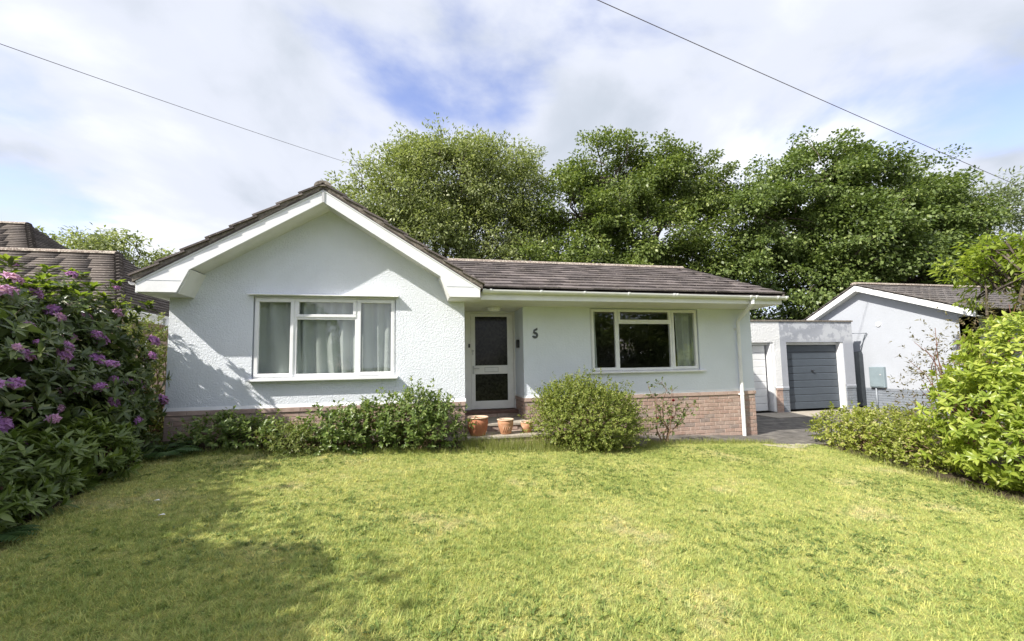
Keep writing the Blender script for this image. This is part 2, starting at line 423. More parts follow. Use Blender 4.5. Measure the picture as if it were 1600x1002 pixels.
box('concrete_apron', 12.5, 16.6, 2.55, 3.52, -0.1, -0.012, 'concrete')['kind'] = 'structure'
sheet('concrete_edging', np.arange(9.3, 10.41, 0.05), np.arange(-0.70, -0.29, 0.05), 0.018, 'concrete', lambda x, y: (y > -0.60 + 0.12 * np.sin(x * 5)) & (y < -0.42 + 0.05 * np.sin(x * 7)))

# ------------------------------------------------------------------ the bungalow
H = empty('bungalow', (4.0, 3.0, 0.2), 'white rendered bungalow with front gable, brick plinth and brown tiled roof', 'house')
ZD = 0.92; ZS = 2.58
XL, XR, XD, XW, YW = -0.314, 4.015, 5.155, 10.075, 0.56
ZD2 = 0.895
KW = (YW + 6.937) / (0.187 + 6.937)            # the wing wall stands farther back than the gable
def wx(x): return 3.39 + KW * (x - 3.39)
def wz(z): return 1.5 + KW * (z - 1.5)
# gable roof lines
AX, AZ, TG = 1.87, 4.19, 0.614            # bargeboard top: apex and slope
def barge_z(x): return AZ - TG * abs(x - AX)

w1 = (0.80, 2.90, 1.345, 2.615)            # gable window opening x0 x1 z0 z1
mb = MB()
mb.box(XL, w1[0], 0, 0.25, ZD, 2.62).box(w1[1], XR, 0, 0.25, ZD, 2.62).box(w1[0], w1[1], 0, 0.25, ZD, w1[2])
top = [(XL, 2.62), (XR, 2.62), (XR, barge_z(XR) - 0.04), (AX, AZ - 0.04), (XL, barge_z(XL) - 0.04)]
mb.prism(top, 'y', 0.0, 0.25)
mb.box(XL, XL + 0.25, 0.25, 7.0, ZD, 2.7).box(XR - 0.25, XR, 0.25, 1.45, ZD, 2.7)
mb.prism(top, 'y', 6.9, 7.0); mb.box(XL, XR, 6.9, 7.0, ZD, 2.62)
mb.build('gable_wall', M['render_white'], H)
w2 = (wx(6.33), wx(8.56), wz(1.34), wz(2.525))
mb = MB()
mb.box(XD, w2[0], YW, YW + 0.25, ZD2, 2.66).box(w2[1], XW, YW, YW + 0.25, ZD2, 2.66).box(w2[0], w2[1], YW, YW + 0.25, ZD2, w2[2]).box(w2[0], w2[1], YW, YW + 0.25, w2[3], 2.66)
mb.box(XD, XD + 0.25, YW + 0.25, 1.42, ZD2, 2.66).box(XW - 0.25, XW, YW + 0.25, 5.9, ZD2, 2.66)
mb.prism([(YW, 2.66), (5.9, 2.66), (2.85, 3.93)], 'x', XW - 0.25, XW).box(XR, XW, 5.7, 5.9, ZD2, 2.66)
mb.box(XR, XD, 1.41, 1.5, 0.2, 2.66)
mb.build('wing_wall', M['render_smooth'], H)
# bell-cast drip edge at the foot of the render
mb = MB()
for (a, b, y, zd) in ((XL - 0.012, XR + 0.012, 0.0, ZD), (XD - 0.012, XW + 0.012, YW, ZD2)):
    mb.prism([(y - 0.020, zd - 0.004), (y + 0.02, zd - 0.004), (y + 0.02, zd + 0.045), (y - 0.001, zd + 0.045)], 'x', a, b)
mb.box(XD - 0.014, XD, YW - 0.012, 1.29, ZD2 - 0.004, ZD2 + 0.03)
mb.build('drip_edge', M['white_paint'], H)

# brick plinth: mortar core, then bricks
mb = MB()
mb.box(XL + 0.004, XR - 0.004, -0.006, 0.24, -0.3, ZD - 0.006).box(XD + 0.004, XW - 0.004, YW - 0.006, YW + 0.24, -0.3, ZD2 - 0.006)
mb.box(XL + 0.004, XL + 0.2, 0.24, 6.9, -0.3, ZD - 0.006).box(XR - 0.2, XR - 0.004, 0.24, 1.42, -0.3, ZD - 0.006).box(XD + 0.004, XD + 0.2, YW + 0.24, 1.42, -0.3, ZD2 - 0.006).box(XW - 0.2, XW - 0.004, YW + 0.24, 5.8, -0.3, ZD2 - 0.006)
PL = mb.build('plinth', M['mortar'], H)
rng = random.Random(4)
def brick_mesh(name, L, D, Hh, e=0.004, mat='brick'):
    me = MB()
    x, y, z = L / 2, D, Hh / 2
    me.v = [(-x, y, -z), (x, y, -z), (x, y, z), (-x, y, z), (-x, e, -z), (x, e, -z), (x, e, z), (-x, e, z), (-x + e, 0, -z + e), (x - e, 0, -z + e), (x - e, 0, z - e), (-x + e, 0, z - e)]
    me.f = [(8, 9, 10, 11), (4, 5, 9, 8), (5, 6, 10, 9), (6, 7, 11, 10), (7, 4, 8, 11), (0, 1, 5, 4), (1, 2, 6, 5), (2, 3, 7, 6), (3, 0, 4, 7)]
    m_ = me.mesh(name); m_.materials.append(M[mat]); return m_
BM = {}
def get_brick(L, mat='brick', Hh=0.065, D=0.05):
    k = (round(L, 2), mat, Hh)
    if k not in BM: BM[k] = brick_mesh('brick', k[0], D, Hh, mat=mat)
    return BM[k]
def lay(parent, x0, x1, yface, ztop, rows, first=0, mat='brick', limit=None, rotz=0.0, origin=None, joined=None):
    """stretcher-bond courses; bricks outside limit(x, row) go into the joined mesh"""
    for r in range(rows):
        z = ztop - 0.0375 - r * 0.075
        x = x0 - (0.1125 if (r + first) % 2 else 0.0)
        while x < x1 - 0.02:
            a = max(x, x0) + 0.005; b = min(x + 0.225, x1) - 0.005
            x += 0.225
            if b - a < 0.03: continue
            cx = (a + b) / 2; dy = rng.uniform(-0.0025, 0.0025)
            if limit is not None and not limit(cx, r):
                if joined is not None: joined.box(a, b, yface + dy, yface + 0.04, z - 0.0325, z + 0.0325)
                continue
            o = link('brick', get_brick(b - a, mat), None, parent)
            if rotz == 0.0: o.location = (cx, yface + dy, z)
            else:                                              # wall face along y (return walls)
                o.location = (yface + dy, cx, z); o.rotation_euler = (0, 0, rotz)
def cap_course(parent, x0, x1, yface, z, L=0.305, mat='brick_cap', rotz=0.0):
    x = x0
    while x < x1 - 0.03:
        b = min(x + L, x1)
        o = link('brick', get_brick(b - x - 0.008, mat, 0.066), None, parent)
        o.location = ((x + b) / 2, yface, z) if rotz == 0 else (yface, (x + b) / 2, z)
        o.rotation_euler = (0, 0, rotz); x = b
jb = MB()
cap_course(PL, XL - 0.012, XR + 0.012, -0.030, ZD - 0.04)
cap_course(PL, XD - 0.012, XW + 0.012, YW - 0.030, ZD2 - 0.04)
lay(PL, XL, XR, -0.014, ZD - 0.078, 6, limit=lambda x, r: r < 4 and x > -0.1, joined=jb)
lay(PL, XD, XW, YW - 0.014, ZD2 - 0.078, 12, limit=lambda x, r: (x > 6.9 or (x < 5.6 and r < 4)) and r < 11, joined=jb)
lay(PL, YW + 0.03, 1.29, XD - 0.010, ZD2 - 0.078, 6, rotz=-math.pi / 2)
cap_course(PL, YW + 0.03, 1.29, XD - 0.02, ZD2 - 0.04, rotz=-math.pi / 2)
o = jb.build('brick_course', M['brick'], PL); o['kind'] = 'stuff'

# bargeboards, boxed ends, soffits
YB = -0.434
def barge(side):
    s = -1 if side == 'l' else 1
    def Xs(u): return AX + s * u
    tw = 0.195                                               # board depth (vertical)
    uE = 2.36; uI = 1.755; uB = 1.88
    zb = lambda u: AZ - TG * u
    # outer face polygon: rake plus boxed foot
    poly = [(Xs(0), AZ), (Xs(uE), zb(uE)), (Xs(uE), ZS + 0.004), (Xs(uB), ZS + 0.004), (Xs(uI - 0.02), zb(uI) - tw - 0.01), (Xs(0), AZ - tw)]
    if s < 0: poly = poly[::-1]
    b = MB().prism(poly, 'y', YB, YB + 0.022).build('bargeboard', M['upvc'], H, 0.003)
    # trim bead along the top and the seam line in the boxed foot
    t = MB()
    c0, c1 = Xs(0), Xs(uE + 0.005)
    p = [(c0, AZ + 0.012), (c1, zb(uE + 0.005) + 0.012), (c1, zb(uE + 0.005) - 0.028), (c0, AZ - 0.028)]
    t.prism(p if s > 0 else p[::-1], 'y', YB - 0.010, YB - 0.0005)
    t.build('bargeboard_trim', M['upvc'], b)
    t = MB()
    xa, xb = sorted((Xs(1.83), Xs(2.26)))
    t.box(xa, xb, YB - 0.0025, YB - 0.0004, 2.745, 2.751)
    t.build('panel_joint', M['pipe_grey'], b)
    # soffit under the rake and the raking reveal of the box
    so_ = MB()
    q = [(Xs(0), AZ - tw + 0.02), (Xs(uI), zb(uI) - tw + 0.02), (Xs(uI), zb(uI) - tw + 0.03), (Xs(0), AZ - tw + 0.03)]
    so_.prism(q if s < 0 else q[::-1], 'y', YB + 0.022, 0.0)
    e0, e1 = sorted((Xs(uB), Xs(uE)))
    so_.box(e0, e1, YB + 0.022, 0.0, ZS - 0.006, ZS + 0.004)
    q = [(Xs(uB), ZS - 0.005), (Xs(uI - 0.02), zb(uI) - tw), (Xs(uI - 0.035), zb(uI) - tw), (Xs(uB - 0.015), ZS - 0.005)]
    so_.prism(q if s > 0 else q[::-1], 'y', YB + 0.022, -0.001)
    so_.build('soffit', M['soffit_paint'], H)
    return b
for sd in 'lr': barge(sd)
box('apex_cover', AX - 0.018, AX + 0.018, YB - 0.013, YB - 0.0105, AZ - 0.20, AZ - 0.01, 'metal', H)
# left side eaves running back
box('soffit', AX - 2.36, XL, 0.0, 6.9, ZS - 0.006, ZS + 0.004, 'soffit_paint', H)
box('fascia', AX - 2.382, AX - 2.36, YB + 0.022, 6.9, ZS, 2.735, 'upvc', H)
def gutter(name, p0, p1, r, parent):
    p0, p1 = Vector(p0), Vector(p1); d = (p1 - p0).normalized(); sd_ = Vector((0, 0, 1)).cross(d); mb = MB()
    prof = [(math.cos(a), math.sin(a)) for a in np.linspace(math.pi, 2 * math.pi, 9)]
    ring = [(c * r, s_ * r) for c, s_ in prof] + [(c * (r - 0.005), s_ * (r - 0.005)) for c, s_ in prof[::-1]]
    n = len(ring)
    for p in (p0, p1):
        for u, w_ in ring: mb.v.append(tuple(p + sd_ * u + Vector((0, 0, w_))))
    for i in range(n):
        j = (i + 1) % n; mb.f.append((i, j, n + j, n + i))
    mb.f.append(tuple(range(n))[::-1]); mb.f.append(tuple(range(n, 2 * n)))
    return mb.build(name, M['upvc'], parent)
gutter('gutter', (AX - 2.43, -0.40, 2.735), (AX - 2.43, 6.9, 2.735), 0.05, H)
MB().tube([(AX - 2.43, 1.9, 2.69), (AX - 2.43, 1.9, 2.56), (XL - 0.06, 1.9, 2.32), (XL - 0.06, 1.9, 0.3)], 0.034, 12).build('downpipe', M['upvc'], H, smooth=True)

# wing eaves
YF = -0.231
box('fascia', 4.262, 10.100, YF, YF + 0.02, ZS, 2.735, 'upvc', H, 0.002)
box('soffit', 4.262, 10.100, YF + 0.02, YW, ZS + 0.004, ZS + 0.012, 'soffit_paint', H)
box('soffit', XR, XD, YW, 1.42, ZS + 0.004, ZS + 0.012, 'soffit_paint', H)
box('soffit', XR - 0.0, 4.262, YB + 0.03, YW, ZS + 0.006, ZS + 0.013, 'soffit_paint', H)
MB().prism([(YF + 0.02, ZS), (YW + 0.2, ZS), (YW + 0.2, 2.735 + 0.36), (YF + 0.02, 2.735)], 'x', 10.076, 10.100).build('verge_board', M['upvc'], H)
G = gutter('gutter', (4.30, YF - 0.058, 2.735), (10.14, YF - 0.058, 2.712), 0.056, H)
def bracket(x, w_=0.03):
    z = 2.735 - 0.023 * (x - 4.3) / 5.8
    pr = [(YF - 0.058 + math.cos(a) * 0.063, z + math.sin(a) * 0.063) for a in np.linspace(math.pi, 2 * math.pi, 11)]
    pr = [(pr[0][0], z + 0.008)] + pr + [(pr[-1][0], z + 0.008)]
    MB().prism(pr, 'x', x - w_ / 2, x + w_ / 2).build('gutter_bracket', M['upvc'], G)
for x in (4.42, 5.27, 6.04, 6.86, 7.74, 9.33, 9.46, 9.93): bracket(x)
bracket(7.80); bracket(10.12, 0.04); bracket(4.31, 0.06)
PX = wx(9.395)
dp = MB().tube([(9.395, YF - 0.058, 2.69), (9.395, YF - 0.058, 2.585), (9.41, YF + 0.03, 2.54), (PX, YW - 0.13, 2.375), (PX, YW - 0.075, 2.32), (PX, YW - 0.075, 0.70), (PX, YW - 0.075, -0.04)], 0.036, 18).build('downpipe', M['upvc'], H)
for z in (2.17, 0.83):
    MB().box(PX - 0.05, PX + 0.05, YW - 0.06, YW - 0.001, z - 0.012, z + 0.012).tube([(PX, YW - 0.075, z - 0.02), (PX, YW - 0.075, z + 0.02)], 0.040, 14).build('pipe_clip', M['upvc'], dp)

# ---- roofs
RF = MB()
ZT = 4.235; UE = 2.40
RF.prism([(AX, ZT - 0.05), (AX + UE, ZT - 0.05 - TG * UE), (AX + UE, ZT - 0.03 - TG * UE), (AX, ZT - 0.02)], 'y', YB - 0.02, 7.1)
RF.prism([(AX, ZT - 0.05), (AX, ZT - 0.02), (AX - UE, ZT - 0.03 - TG * UE), (AX - UE, ZT - 0.05 - TG * UE)], 'y', YB - 0.02, 7.1)
TW = 0.395; YE, ZE, YR = -0.29, 2.742, 2.86
ZR = ZE + TW * (YR - YE)
RF.prism([(YE + 0.01, ZE - 0.03), (YR, ZR - 0.03), (YR, ZR), (YE + 0.01, ZE)], 'x', 4.27, 10.10)
RF.prism([(0.3, ZE - 0.03 + TW * (0.3 - YE)), (YR, ZR - 0.03), (YR, ZR), (0.3, ZE + TW * (0.3 - YE))], 'x', 2.6, 4.269)
RF.prism([(YR, ZR - 0.03), (6.2, ZR - 0.03 - TW * (6.2 - YR)), (6.2, ZR - TW * (6.2 - YR)), (YR, ZR)], 'x', 2.6, 10.10)
ROOF = RF.build('roof', M['slab_dark'], H)
def tile_mesh(L, Wd, T, seed):
    r = random.Random(seed); me = MB(); n = 4
    for k in range(n + 1):
        x = -Wd / 2 + 0.003 + (Wd - 0.006) * k / n
        h = 0.0
        jl = r.uniform(-0.006, 0.006)
        me.v += [(x, jl, h), (x, jl, h + T), (x, L, h), (x, L, h + T)]
    for k in range(n):
        a = 4 * k; b = a + 4
        me.f += [(a, b, b + 1, a + 1), (a + 1, b + 1, b + 3, a + 3), (a, a + 2, b + 2, b), (a + 2, a + 3, b + 3, b + 2)]
    me.f += [(0, 1, 3, 2), (4 * n, 4 * n + 2, 4 * n + 3, 4 * n + 1)]
    m_ = me.mesh('tile'); m_.materials.append(M['tile']); return m_
TILES = [tile_mesh(0.40, 0.30, 0.026, i) for i in range(6)]
th = math.atan(TW); rows = 11; gauge = (math.hypot(YR - YE, ZR - ZE) - 0.05) / rows
for r in range(rows):
    s0 = -0.01 + r * gauge
    off = 0.15 if r % 2 else 0.0
    k = 0
    x = 10.12 - 0.15
    while x > 2.9:
        xx = x - off * (0 if k == 0 else 1) + (0.0)
        yb_ = YE + s0 * math.cos(th); zb_ = ZE + s0 * math.sin(th)
        # hidden below the gable roof?
        if xx < 4.30 and zb_ + 0.12 < ZT - TG * abs(xx + 0.2 - AX): break
        o = link('tile', TILES[rng.randrange(6)], None, ROOF)
        o.location = (xx + rng.uniform(-.003, .003), yb_ + rng.uniform(-.005, .005), zb_ + 0.034 + rng.uniform(0, .005))
        o.rotation_euler = (th - 0.075 + rng.uniform(-.008, .008), rng.uniform(-.006, .006), rng.uniform(-.008, .008))
        x -= 0.30; k += 1
mb = MB(); x = 3.2
while x < 10.1:
    e = min(x + 0.45, 10.1)
    pr = [(YR + math.cos(a) * 0.12, ZR - 0.03 + math.sin(a) * 0.105) for a in np.linspace(0, math.pi, 9)]
    MB().prism(pr, 'x', x + 0.004, e - 0.004).build('ridge_tile', M['ridge_tile'], ROOF)
    x = e
# mortar under the wing verge
MB().prism([(YE, ZE - 0.02), (YR, ZR - 0.02), (YR, ZR + 0.028), (YE, ZE + 0.028)], 'x', 10.07, 10.115).build('verge_mortar', M['verge'], ROOF)
# gable roof: verge tiles one by one, the field behind joined
tg = math.atan(TG); slen = math.hypot(UE, TG * UE); grow = 8; gg = slen / grow
field_v, field_f, field_r = [], [], []
def add_slab(P0, ex, ey, ez, L, Wd, T):
    b = len(field_v)
    for (i, j, k) in ((0, 0, 0), (1, 0, 0), (1, 1, 0), (0, 1, 0), (0, 0, 1), (1, 0, 1), (1, 1, 1), (0, 1, 1)):
        field_v.append(P0 + ex * (Wd * i) + ey * (L * j) + ez * (T * k))
    q = rng.random()
    for f in ((0, 3, 2, 1), (4, 5, 6, 7), (0, 1, 5, 4), (1, 2, 6, 5), (2, 3, 7, 6), (3, 0, 4, 7)):
        field_f.append(tuple(b + i for i in f)); field_r.append(q)
for s in (-1, 1):
    up = Vector((-s * math.cos(tg), 0, math.sin(tg))); nrm = Vector((s * math.sin(tg), 0, math.cos(tg)))
    for r in range(grow):
        foot = Vector((AX + s * UE, 0, ZT - TG * UE)) + up * (r * gg - 0.015) + nrm * 0.012
        upt = (up - nrm * 0.09).normalized(); nt_ = (nrm + up * 0.09).normalized()
        for k in range(24):
            y = YB - 0.05 + 0.30 * k
            if k < 1:
                o = link('tile', TILES[rng.randrange(6)], None, ROOF)
                # local x along +-y, local y up the slope
                ex = Vector((0, 1, 0)) * (-s) if s > 0 else Vector((0, 1, 0))
                ex = upt.cross(nt_)
                mw = Matrix((ex, upt, nt_)).transposed().to_4x4()
                o.rotation_euler = mw.to_euler(); o.location = foot + Vector((0, y + 0.15, 0)) + nt_ * 0.032
            else:
                add_slab(foot + Vector((0, y + 0.002, 0)) + nt_ * 0.032, Vector((0, 1, 0)), upt, nt_, 0.38, 0.296, 0.026)
me = bpy.data.meshes.new('tile_field'); me.from_pydata([tuple(v) for v in field_v], [], field_f); me.update()
a = me.attributes.new('rnd', 'FLOAT', 'FACE'); a.data.foreach_set('value', field_r)
tag(link('tile_field', me, M['tile_joined'], ROOF), kind='stuff')
# verge bedding mortar, lumpy, both rakes
for s in (-1, 1):
    mb = MB(); n = 26
    for i in range(n + 1):
        u = UE * i / n; x = AX + s * u; z = ZT - TG * u
        jz = rng.uniform(-.006, .006); jy = rng.uniform(-.006, .006)
        mb.v += [(x, YB - 0.018 + jy, z - 0.045 + jz), (x, YB - 0.022 + jy, z + 0.05 + jz), (x, YB + 0.05, z + 0.05), (x, YB + 0.05, z - 0.045)]
    for i in range(n):
        a = 4 * i; b = a + 4
        for p, q in ((0, 1), (1, 2), (2, 3), (3, 0)):
            mb.f.append((a + p, a + q, b + q, b + p))
    mb.f += [(3, 2, 1, 0), (4 * n, 4 * n + 1, 4 * n + 2, 4 * n + 3)]
    mb.build('verge_mortar', M['verge'], ROOF)
y = YB - 0.05
while y < 7.0:
    pr = [(AX + math.cos(a) * 0.125, ZT - 0.012 + math.sin(a) * 0.088) for a in np.linspace(0, math.pi, 11)]
    MB().prism(pr, 'y', y + 0.003, y + 0.447).build('ridge_tile', M['verge'] if y < 0 else M['ridge_tile'], ROOF)
    y += 0.45

# ---- windows
def window(name, x0, x1, y, z0, z1, vert, trans_z, parent, label):
    """frame with casement left and right, transom light over a fixed centre pane"""
    Wn = MB()
    f = 0.052; d0, d1 = y - 0.006, y + 0.06
    Wn.box(x0, x1, d0, d1, z1 - f, z1).box(x0, x1, d0, d1, z0, z0 + f)
    Wn.box(x0, x0 + f, d0, d1, z0 + f, z1 - f).box(x1 - f, x1, d0, d1, z0 + f, z1 - f)
    for v in vert: Wn.box(v - 0.030, v + 0.030, d0, d1, z0 + f, z1 - f)
    Wn.box(vert[0] + 0.030, vert[1] - 0.030, d0, d1, trans_z - 0.026, trans_z + 0.026)
    w_ = Wn.build(name, M['upvc'], parent, 0.004); w_['label'] = label
    def sash(a, b, c, e, t=0.050, proud=0.016):
        m = MB()
        m.box(a, b, d0 - proud, d0 + 0.03, e - t, e).box(a, b, d0 - proud, d0 + 0.03, c, c + t)
        m.box(a, a + t, d0 - proud, d0 + 0.03, c + t, e - t).box(b - t, b, d0 - proud, d0 + 0.03, c + t, e - t)
        m.build('sash_frame', M['upvc'], w_, 0.005)
        p = MB().box(a + t - 0.004, b - t + 0.004, y + 0.012, y + 0.016, c + t - 0.004, e - t + 0.004)
        p.build('pane', M['glass'], w_)
    g_ = 0.014
    sash(x0 + g_, vert[0] - g_ + 0.004, z0 + g_, z1 - g_); sash(vert[1] + g_ - 0.004, x1 - g_, z0 + g_, z1 - g_)
    sash(vert[0] + g_, vert[1] - g_, trans_z + 0.008, z1 - g_, 0.046)
    MB().box(vert[0] + 0.026, vert[1] - 0.026, y + 0.012, y + 0.016, z0 + f - 0.004, trans_z - 0.022).build('pane', M['glass'], w_)
    return w_
wA = window('window', 0.815, 2.89, 0.03, 1.368, 2.600, (1.383, 2.302), 2.292, H, 'wide white window in the gable with drawn curtains')
MB().box(0.80, 2.90, -0.004, 0.03, 2.601, 2.614).build('head_trim', M['upvc'], wA)
MB().prism([(-0.10, 2.622), (0.02, 2.652), (0.02, 2.664), (-0.105, 2.634)], 'x', 0.735, 2.945).build('hood', M['upvc'], wA, 0.003)
MB().prism([(-0.115, 1.318), (0.03, 1.325), (0.03, 1.366), (-0.115, 1.345)], 'x', 0.765, 2.94).build('sill', M['upvc'], wA, 0.004)
wB = window('window', wx(6.345), wx(8.545), YW + 0.03, wz(1.362), wz(2.517), (wx(6.880), wx(7.990)), wz(2.262), H, 'wide white window beside the round bush with a dark room behind')
MB().prism([(YW - 0.075, wz(1.318)), (YW + 0.03, wz(1.325)), (YW + 0.03, wz(1.360)), (YW - 0.075, wz(1.342))], 'x', wx(6.30), wx(8.655)).build('sill', M['upvc'], wB, 0.004)
# rooms behind the glass
def room(x0, x1, y0, y1, z0, z1):
    m = MB().box(x0, x1, y0, y1, z0, z1)
    m.f = [f for i, f in enumerate(m.f) if i != 2]
    m.f = [f[::-1] for f in m.f]
    m.build('room_interior', M['room'], H)
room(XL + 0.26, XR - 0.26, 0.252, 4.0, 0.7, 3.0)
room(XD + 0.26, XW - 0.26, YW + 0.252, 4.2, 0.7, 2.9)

# curtains
def m_curtain():
    m, nt, b = new_mat('curtain'); N = NT(nt)
    b.inputs['Base Color'].default_value = (0.60, 0.66, 0.63, 1); b.inputs['Roughness'].default_value = 0.9; spec(b, 0.1)
    t = N.n('ShaderNodeBsdfTranslucent'); t.inputs[0].default_value = (0.60, 0.66, 0.63, 1)
    ms = N.n('ShaderNodeMixShader'); ms.inputs[0].default_value = 0.3
    N.l(b.outputs[0], ms.inputs[1]); N.l(t.outputs[0], ms.inputs[2]); N.l(ms.outputs[0], nt.nodes['Material Output'].inputs[0])
    return m
M['curtain'] = m_curtain()
def curtain(x0, x1, y, z0, z1, seed, label, amp=0.03, lean=0.0, freq=16.0):
    r = np.random.default_rng(seed); nx, nz = int((x1 - x0) * 110) + 12, 26
    u = np.linspace(0, 1, nx); v = np.linspace(0, 1, nz)
    U, Vv = np.meshgrid(u, v)
    ph = np.cumsum(r.uniform(0.5, 1.6, nx)); ph = ph / ph[-1] * (x1 - x0) * freq * 2
    wob = r.uniform(-1, 1, 5)
    X = x0 + (x1 - x0) * U + lean * (1 - Vv) ** 2 * np.sin(U * 3.1 + wob[0]) + 0.03 * (1 - Vv) * np.sin(U * 9 + wob[1] * 3)
    A = amp * (0.55 + 0.6 * np.abs(np.sin(U * 5.0 + wob[2] * 4)))
    Y = y + A * (np.sin(np.interp(U, u, ph) * math.pi) + 0.35 * np.sin(np.interp(U, u, ph) * 2.3 + Vv * 1.4)) * (0.75 + 0.4 * (1 - Vv))
    Z = z0 + (z1 - z0) * Vv
    V3 = np.stack([X.ravel(), Y.ravel(), Z.ravel()], 1)
    i, j = np.meshgrid(np.arange(nx - 1), np.arange(nz - 1)); a = (j * nx + i).ravel()
    F = np.stack([a, a + 1, a + 1 + nx, a + nx], 1)
    o = link('curtain', np_mesh('curtain', V3, F, smooth=True), M['curtain'])
    tag(o, label, 'curtain', 'curtains hanging inside the windows'); return o
curtain(0.84, 1.42, 0.150, 1.20, 2.60, 3, 'sage curtain behind the left pane of the gable window', 0.034, 0.20, 3.6)
curtain(1.38, 2.32, 0.150, 1.20, 2.60, 4, 'sage curtain behind the wide centre pane of the gable window', 0.042, 0.07, 5.2)
curtain(2.28, 2.88, 0.150, 1.20, 2.60, 5, 'sage curtain behind the right pane of the gable window', 0.042, 0.02, 5.5)
curtain(wx(8.17), wx(8.62), YW + 0.16, 1.20, 2.62, 6, 'pale curtain at the right end of the dark window', 0.035, 0.03, 6.5)
curtain(wx(6.36), wx(6.50), YW + 0.16, 1.20, 2.62, 7, 'narrow pale curtain at the left end of the dark window', 0.025, 0.03, 8)

# ---- door
YD = 1.30
KD = (YD + 6.937) / (0.75 + 6.937)
def dx(x): return 3.39 + KD * (x - 3.39)
def dz(z): return 1.5 + KD * (z - 1.5)
def dbox(m, x0, x1, y0, y1, z0, z1): return m.box(dx(x0), dx(x1), YD + y0, YD + y1, dz(z0), dz(z1))
fr = MB(); dbox(fr, 4.085, 4.195, -0.01, 0.09, 0.69, 2.50); dbox(fr, 5.008, 5.035, -0.01, 0.09, 0.69, 2.50); dbox(fr, 4.195, 5.008, -0.01, 0.09, 2.475, 2.50)
fr.build('door_frame', M['door_paint'], H, 0.004)
MB().box(XR, dx(4.085) - 0.001, YD + 0.0, YD + 0.1, dz(0.69), 2.583).box(dx(5.035) + 0.001, XD, YD + 0.0, YD + 0.1, dz(0.69), 2.583).box(dx(4.085), dx(5.035), YD + 0.0, YD + 0.1, dz(2.50) + 0.001, 2.583).build('door_surround', M['door_paint'], H)
leaf = MB()
for q in ((4.20, 4.278, 0.70, 2.47), (4.888, 5.003, 0.70, 2.47), (4.278, 4.888, 2.417, 2.47), (4.278, 4.888, 1.342, 1.502), (4.278, 4.888, 0.70, 0.848)):
    dbox(leaf, q[0], q[1], 0.012, 0.055, q[2], q[3])
DR = leaf.build('front_door', M['door_paint'], H, 0.004); DR['label'] = 'white front door with two obscure glass panels'
def m_obscure():
    m, nt, b = new_mat('obscure_glass'); N = NT(nt)
    v = N.n('ShaderNodeTexVoronoi', distance='CHEBYCHEV'); v.inputs['Scale'].default_value = 26; N.l(N.pos(), v.inputs['Vector'])
    b.inputs['Base Color'].default_value = (0.030, 0.030, 0.026, 1); b.inputs['Roughness'].default_value = 0.10; spec(b, 0.22)
    c = N.ramp(v.outputs['Color'], [(0.2, (0.012, 0.012, 0.010)), (0.8, (0.034, 0.034, 0.028))]); N.l(c, b.inputs['Base Color'])
    N.bump(v.outputs['Color'], 0.2, 0.004, b)
    return m
M['obscure'] = m_obscure()
for (z0, z1) in ((1.498, 2.421), (0.844, 1.346)):
    dbox(MB(), 4.274, 4.892, 0.026, 0.034, z0, z1).build('pane', M['obscure'], DR)
dbox(MB(), 4.46, 4.70, 0.002, 0.012, 1.388, 1.458).build('letter_plate', M['white_paint'], DR, 0.003)
dbox(MB(), 4.448, 4.712, 0.006, 0.0125, 1.376, 1.470).build('letter_plate_surround', M['metal'], DR, 0.003)
hx, hz = dx(4.24), dz(1.45)
MB().box(hx - 0.015, hx + 0.015, YD - 0.004, YD + 0.012, hz - 0.11, hz + 0.05).tube([(hx, YD - 0.004, hz), (hx, YD - 0.045, hz), (hx + 0.06, YD - 0.05, hz), (hx + 0.11, YD - 0.048, hz - 0.005)], 0.011, 8).build('door_handle', M['metal'], DR, smooth=False)
hx, hz = dx(4.232), dz(1.775)
MB().tube([(hx, YD + 0.014, hz), (hx, YD - 0.006, hz)], 0.024, 14).box(hx - 0.010, hx + 0.010, YD - 0.003, YD + 0.012, hz - 0.08, hz - 0.025).build('door_lock', M['metal'], DR)
dbox(MB(), 4.147, 4.180, -0.03, -0.0105, 1.835, 1.905).build('bell_push', M['black_plastic'], H, 0.004)
k = MB().prism([(0.88, 1.835), (1.00, 1.835), (1.00, 1.955), (0.985, 1.985), (0.94, 1.995), (0.895, 1.985), (0.88, 1.955)], 'x', XD - 0.05, XD - 0.001)
k.build('key_safe', M['black_plastic'], H, 0.004)
# porch light: round opal fitting on the porch ceiling
lp = empty('porch_light', (4.62, 0.62, ZS), 'round white light fitting under the porch ceiling above the front door', 'light')
MB().lathe([(0.0, 0.0), (0.135, 0.0), (0.135, -0.025), (0.120, -0.028)], (4.62, 0.62, ZS + 0.003), 32).build('base_ring', M['soffit_paint'], lp, smooth=False)
MB().lathe([(0.118, -0.026), (0.115, -0.055), (0.095, -0.078), (0.05, -0.090), (0.0, -0.093)], (4.62, 0.62, ZS + 0.003), 32).build('shade', M['white_paint'], lp, smooth=True)
MB().lathe([(0.130, -0.012), (0.139, -0.012), (0.139, -0.026), (0.130, -0.026)], (4.62, 0.62, ZS + 0.003), 32).build('trim_ring', M['metal'], lp)

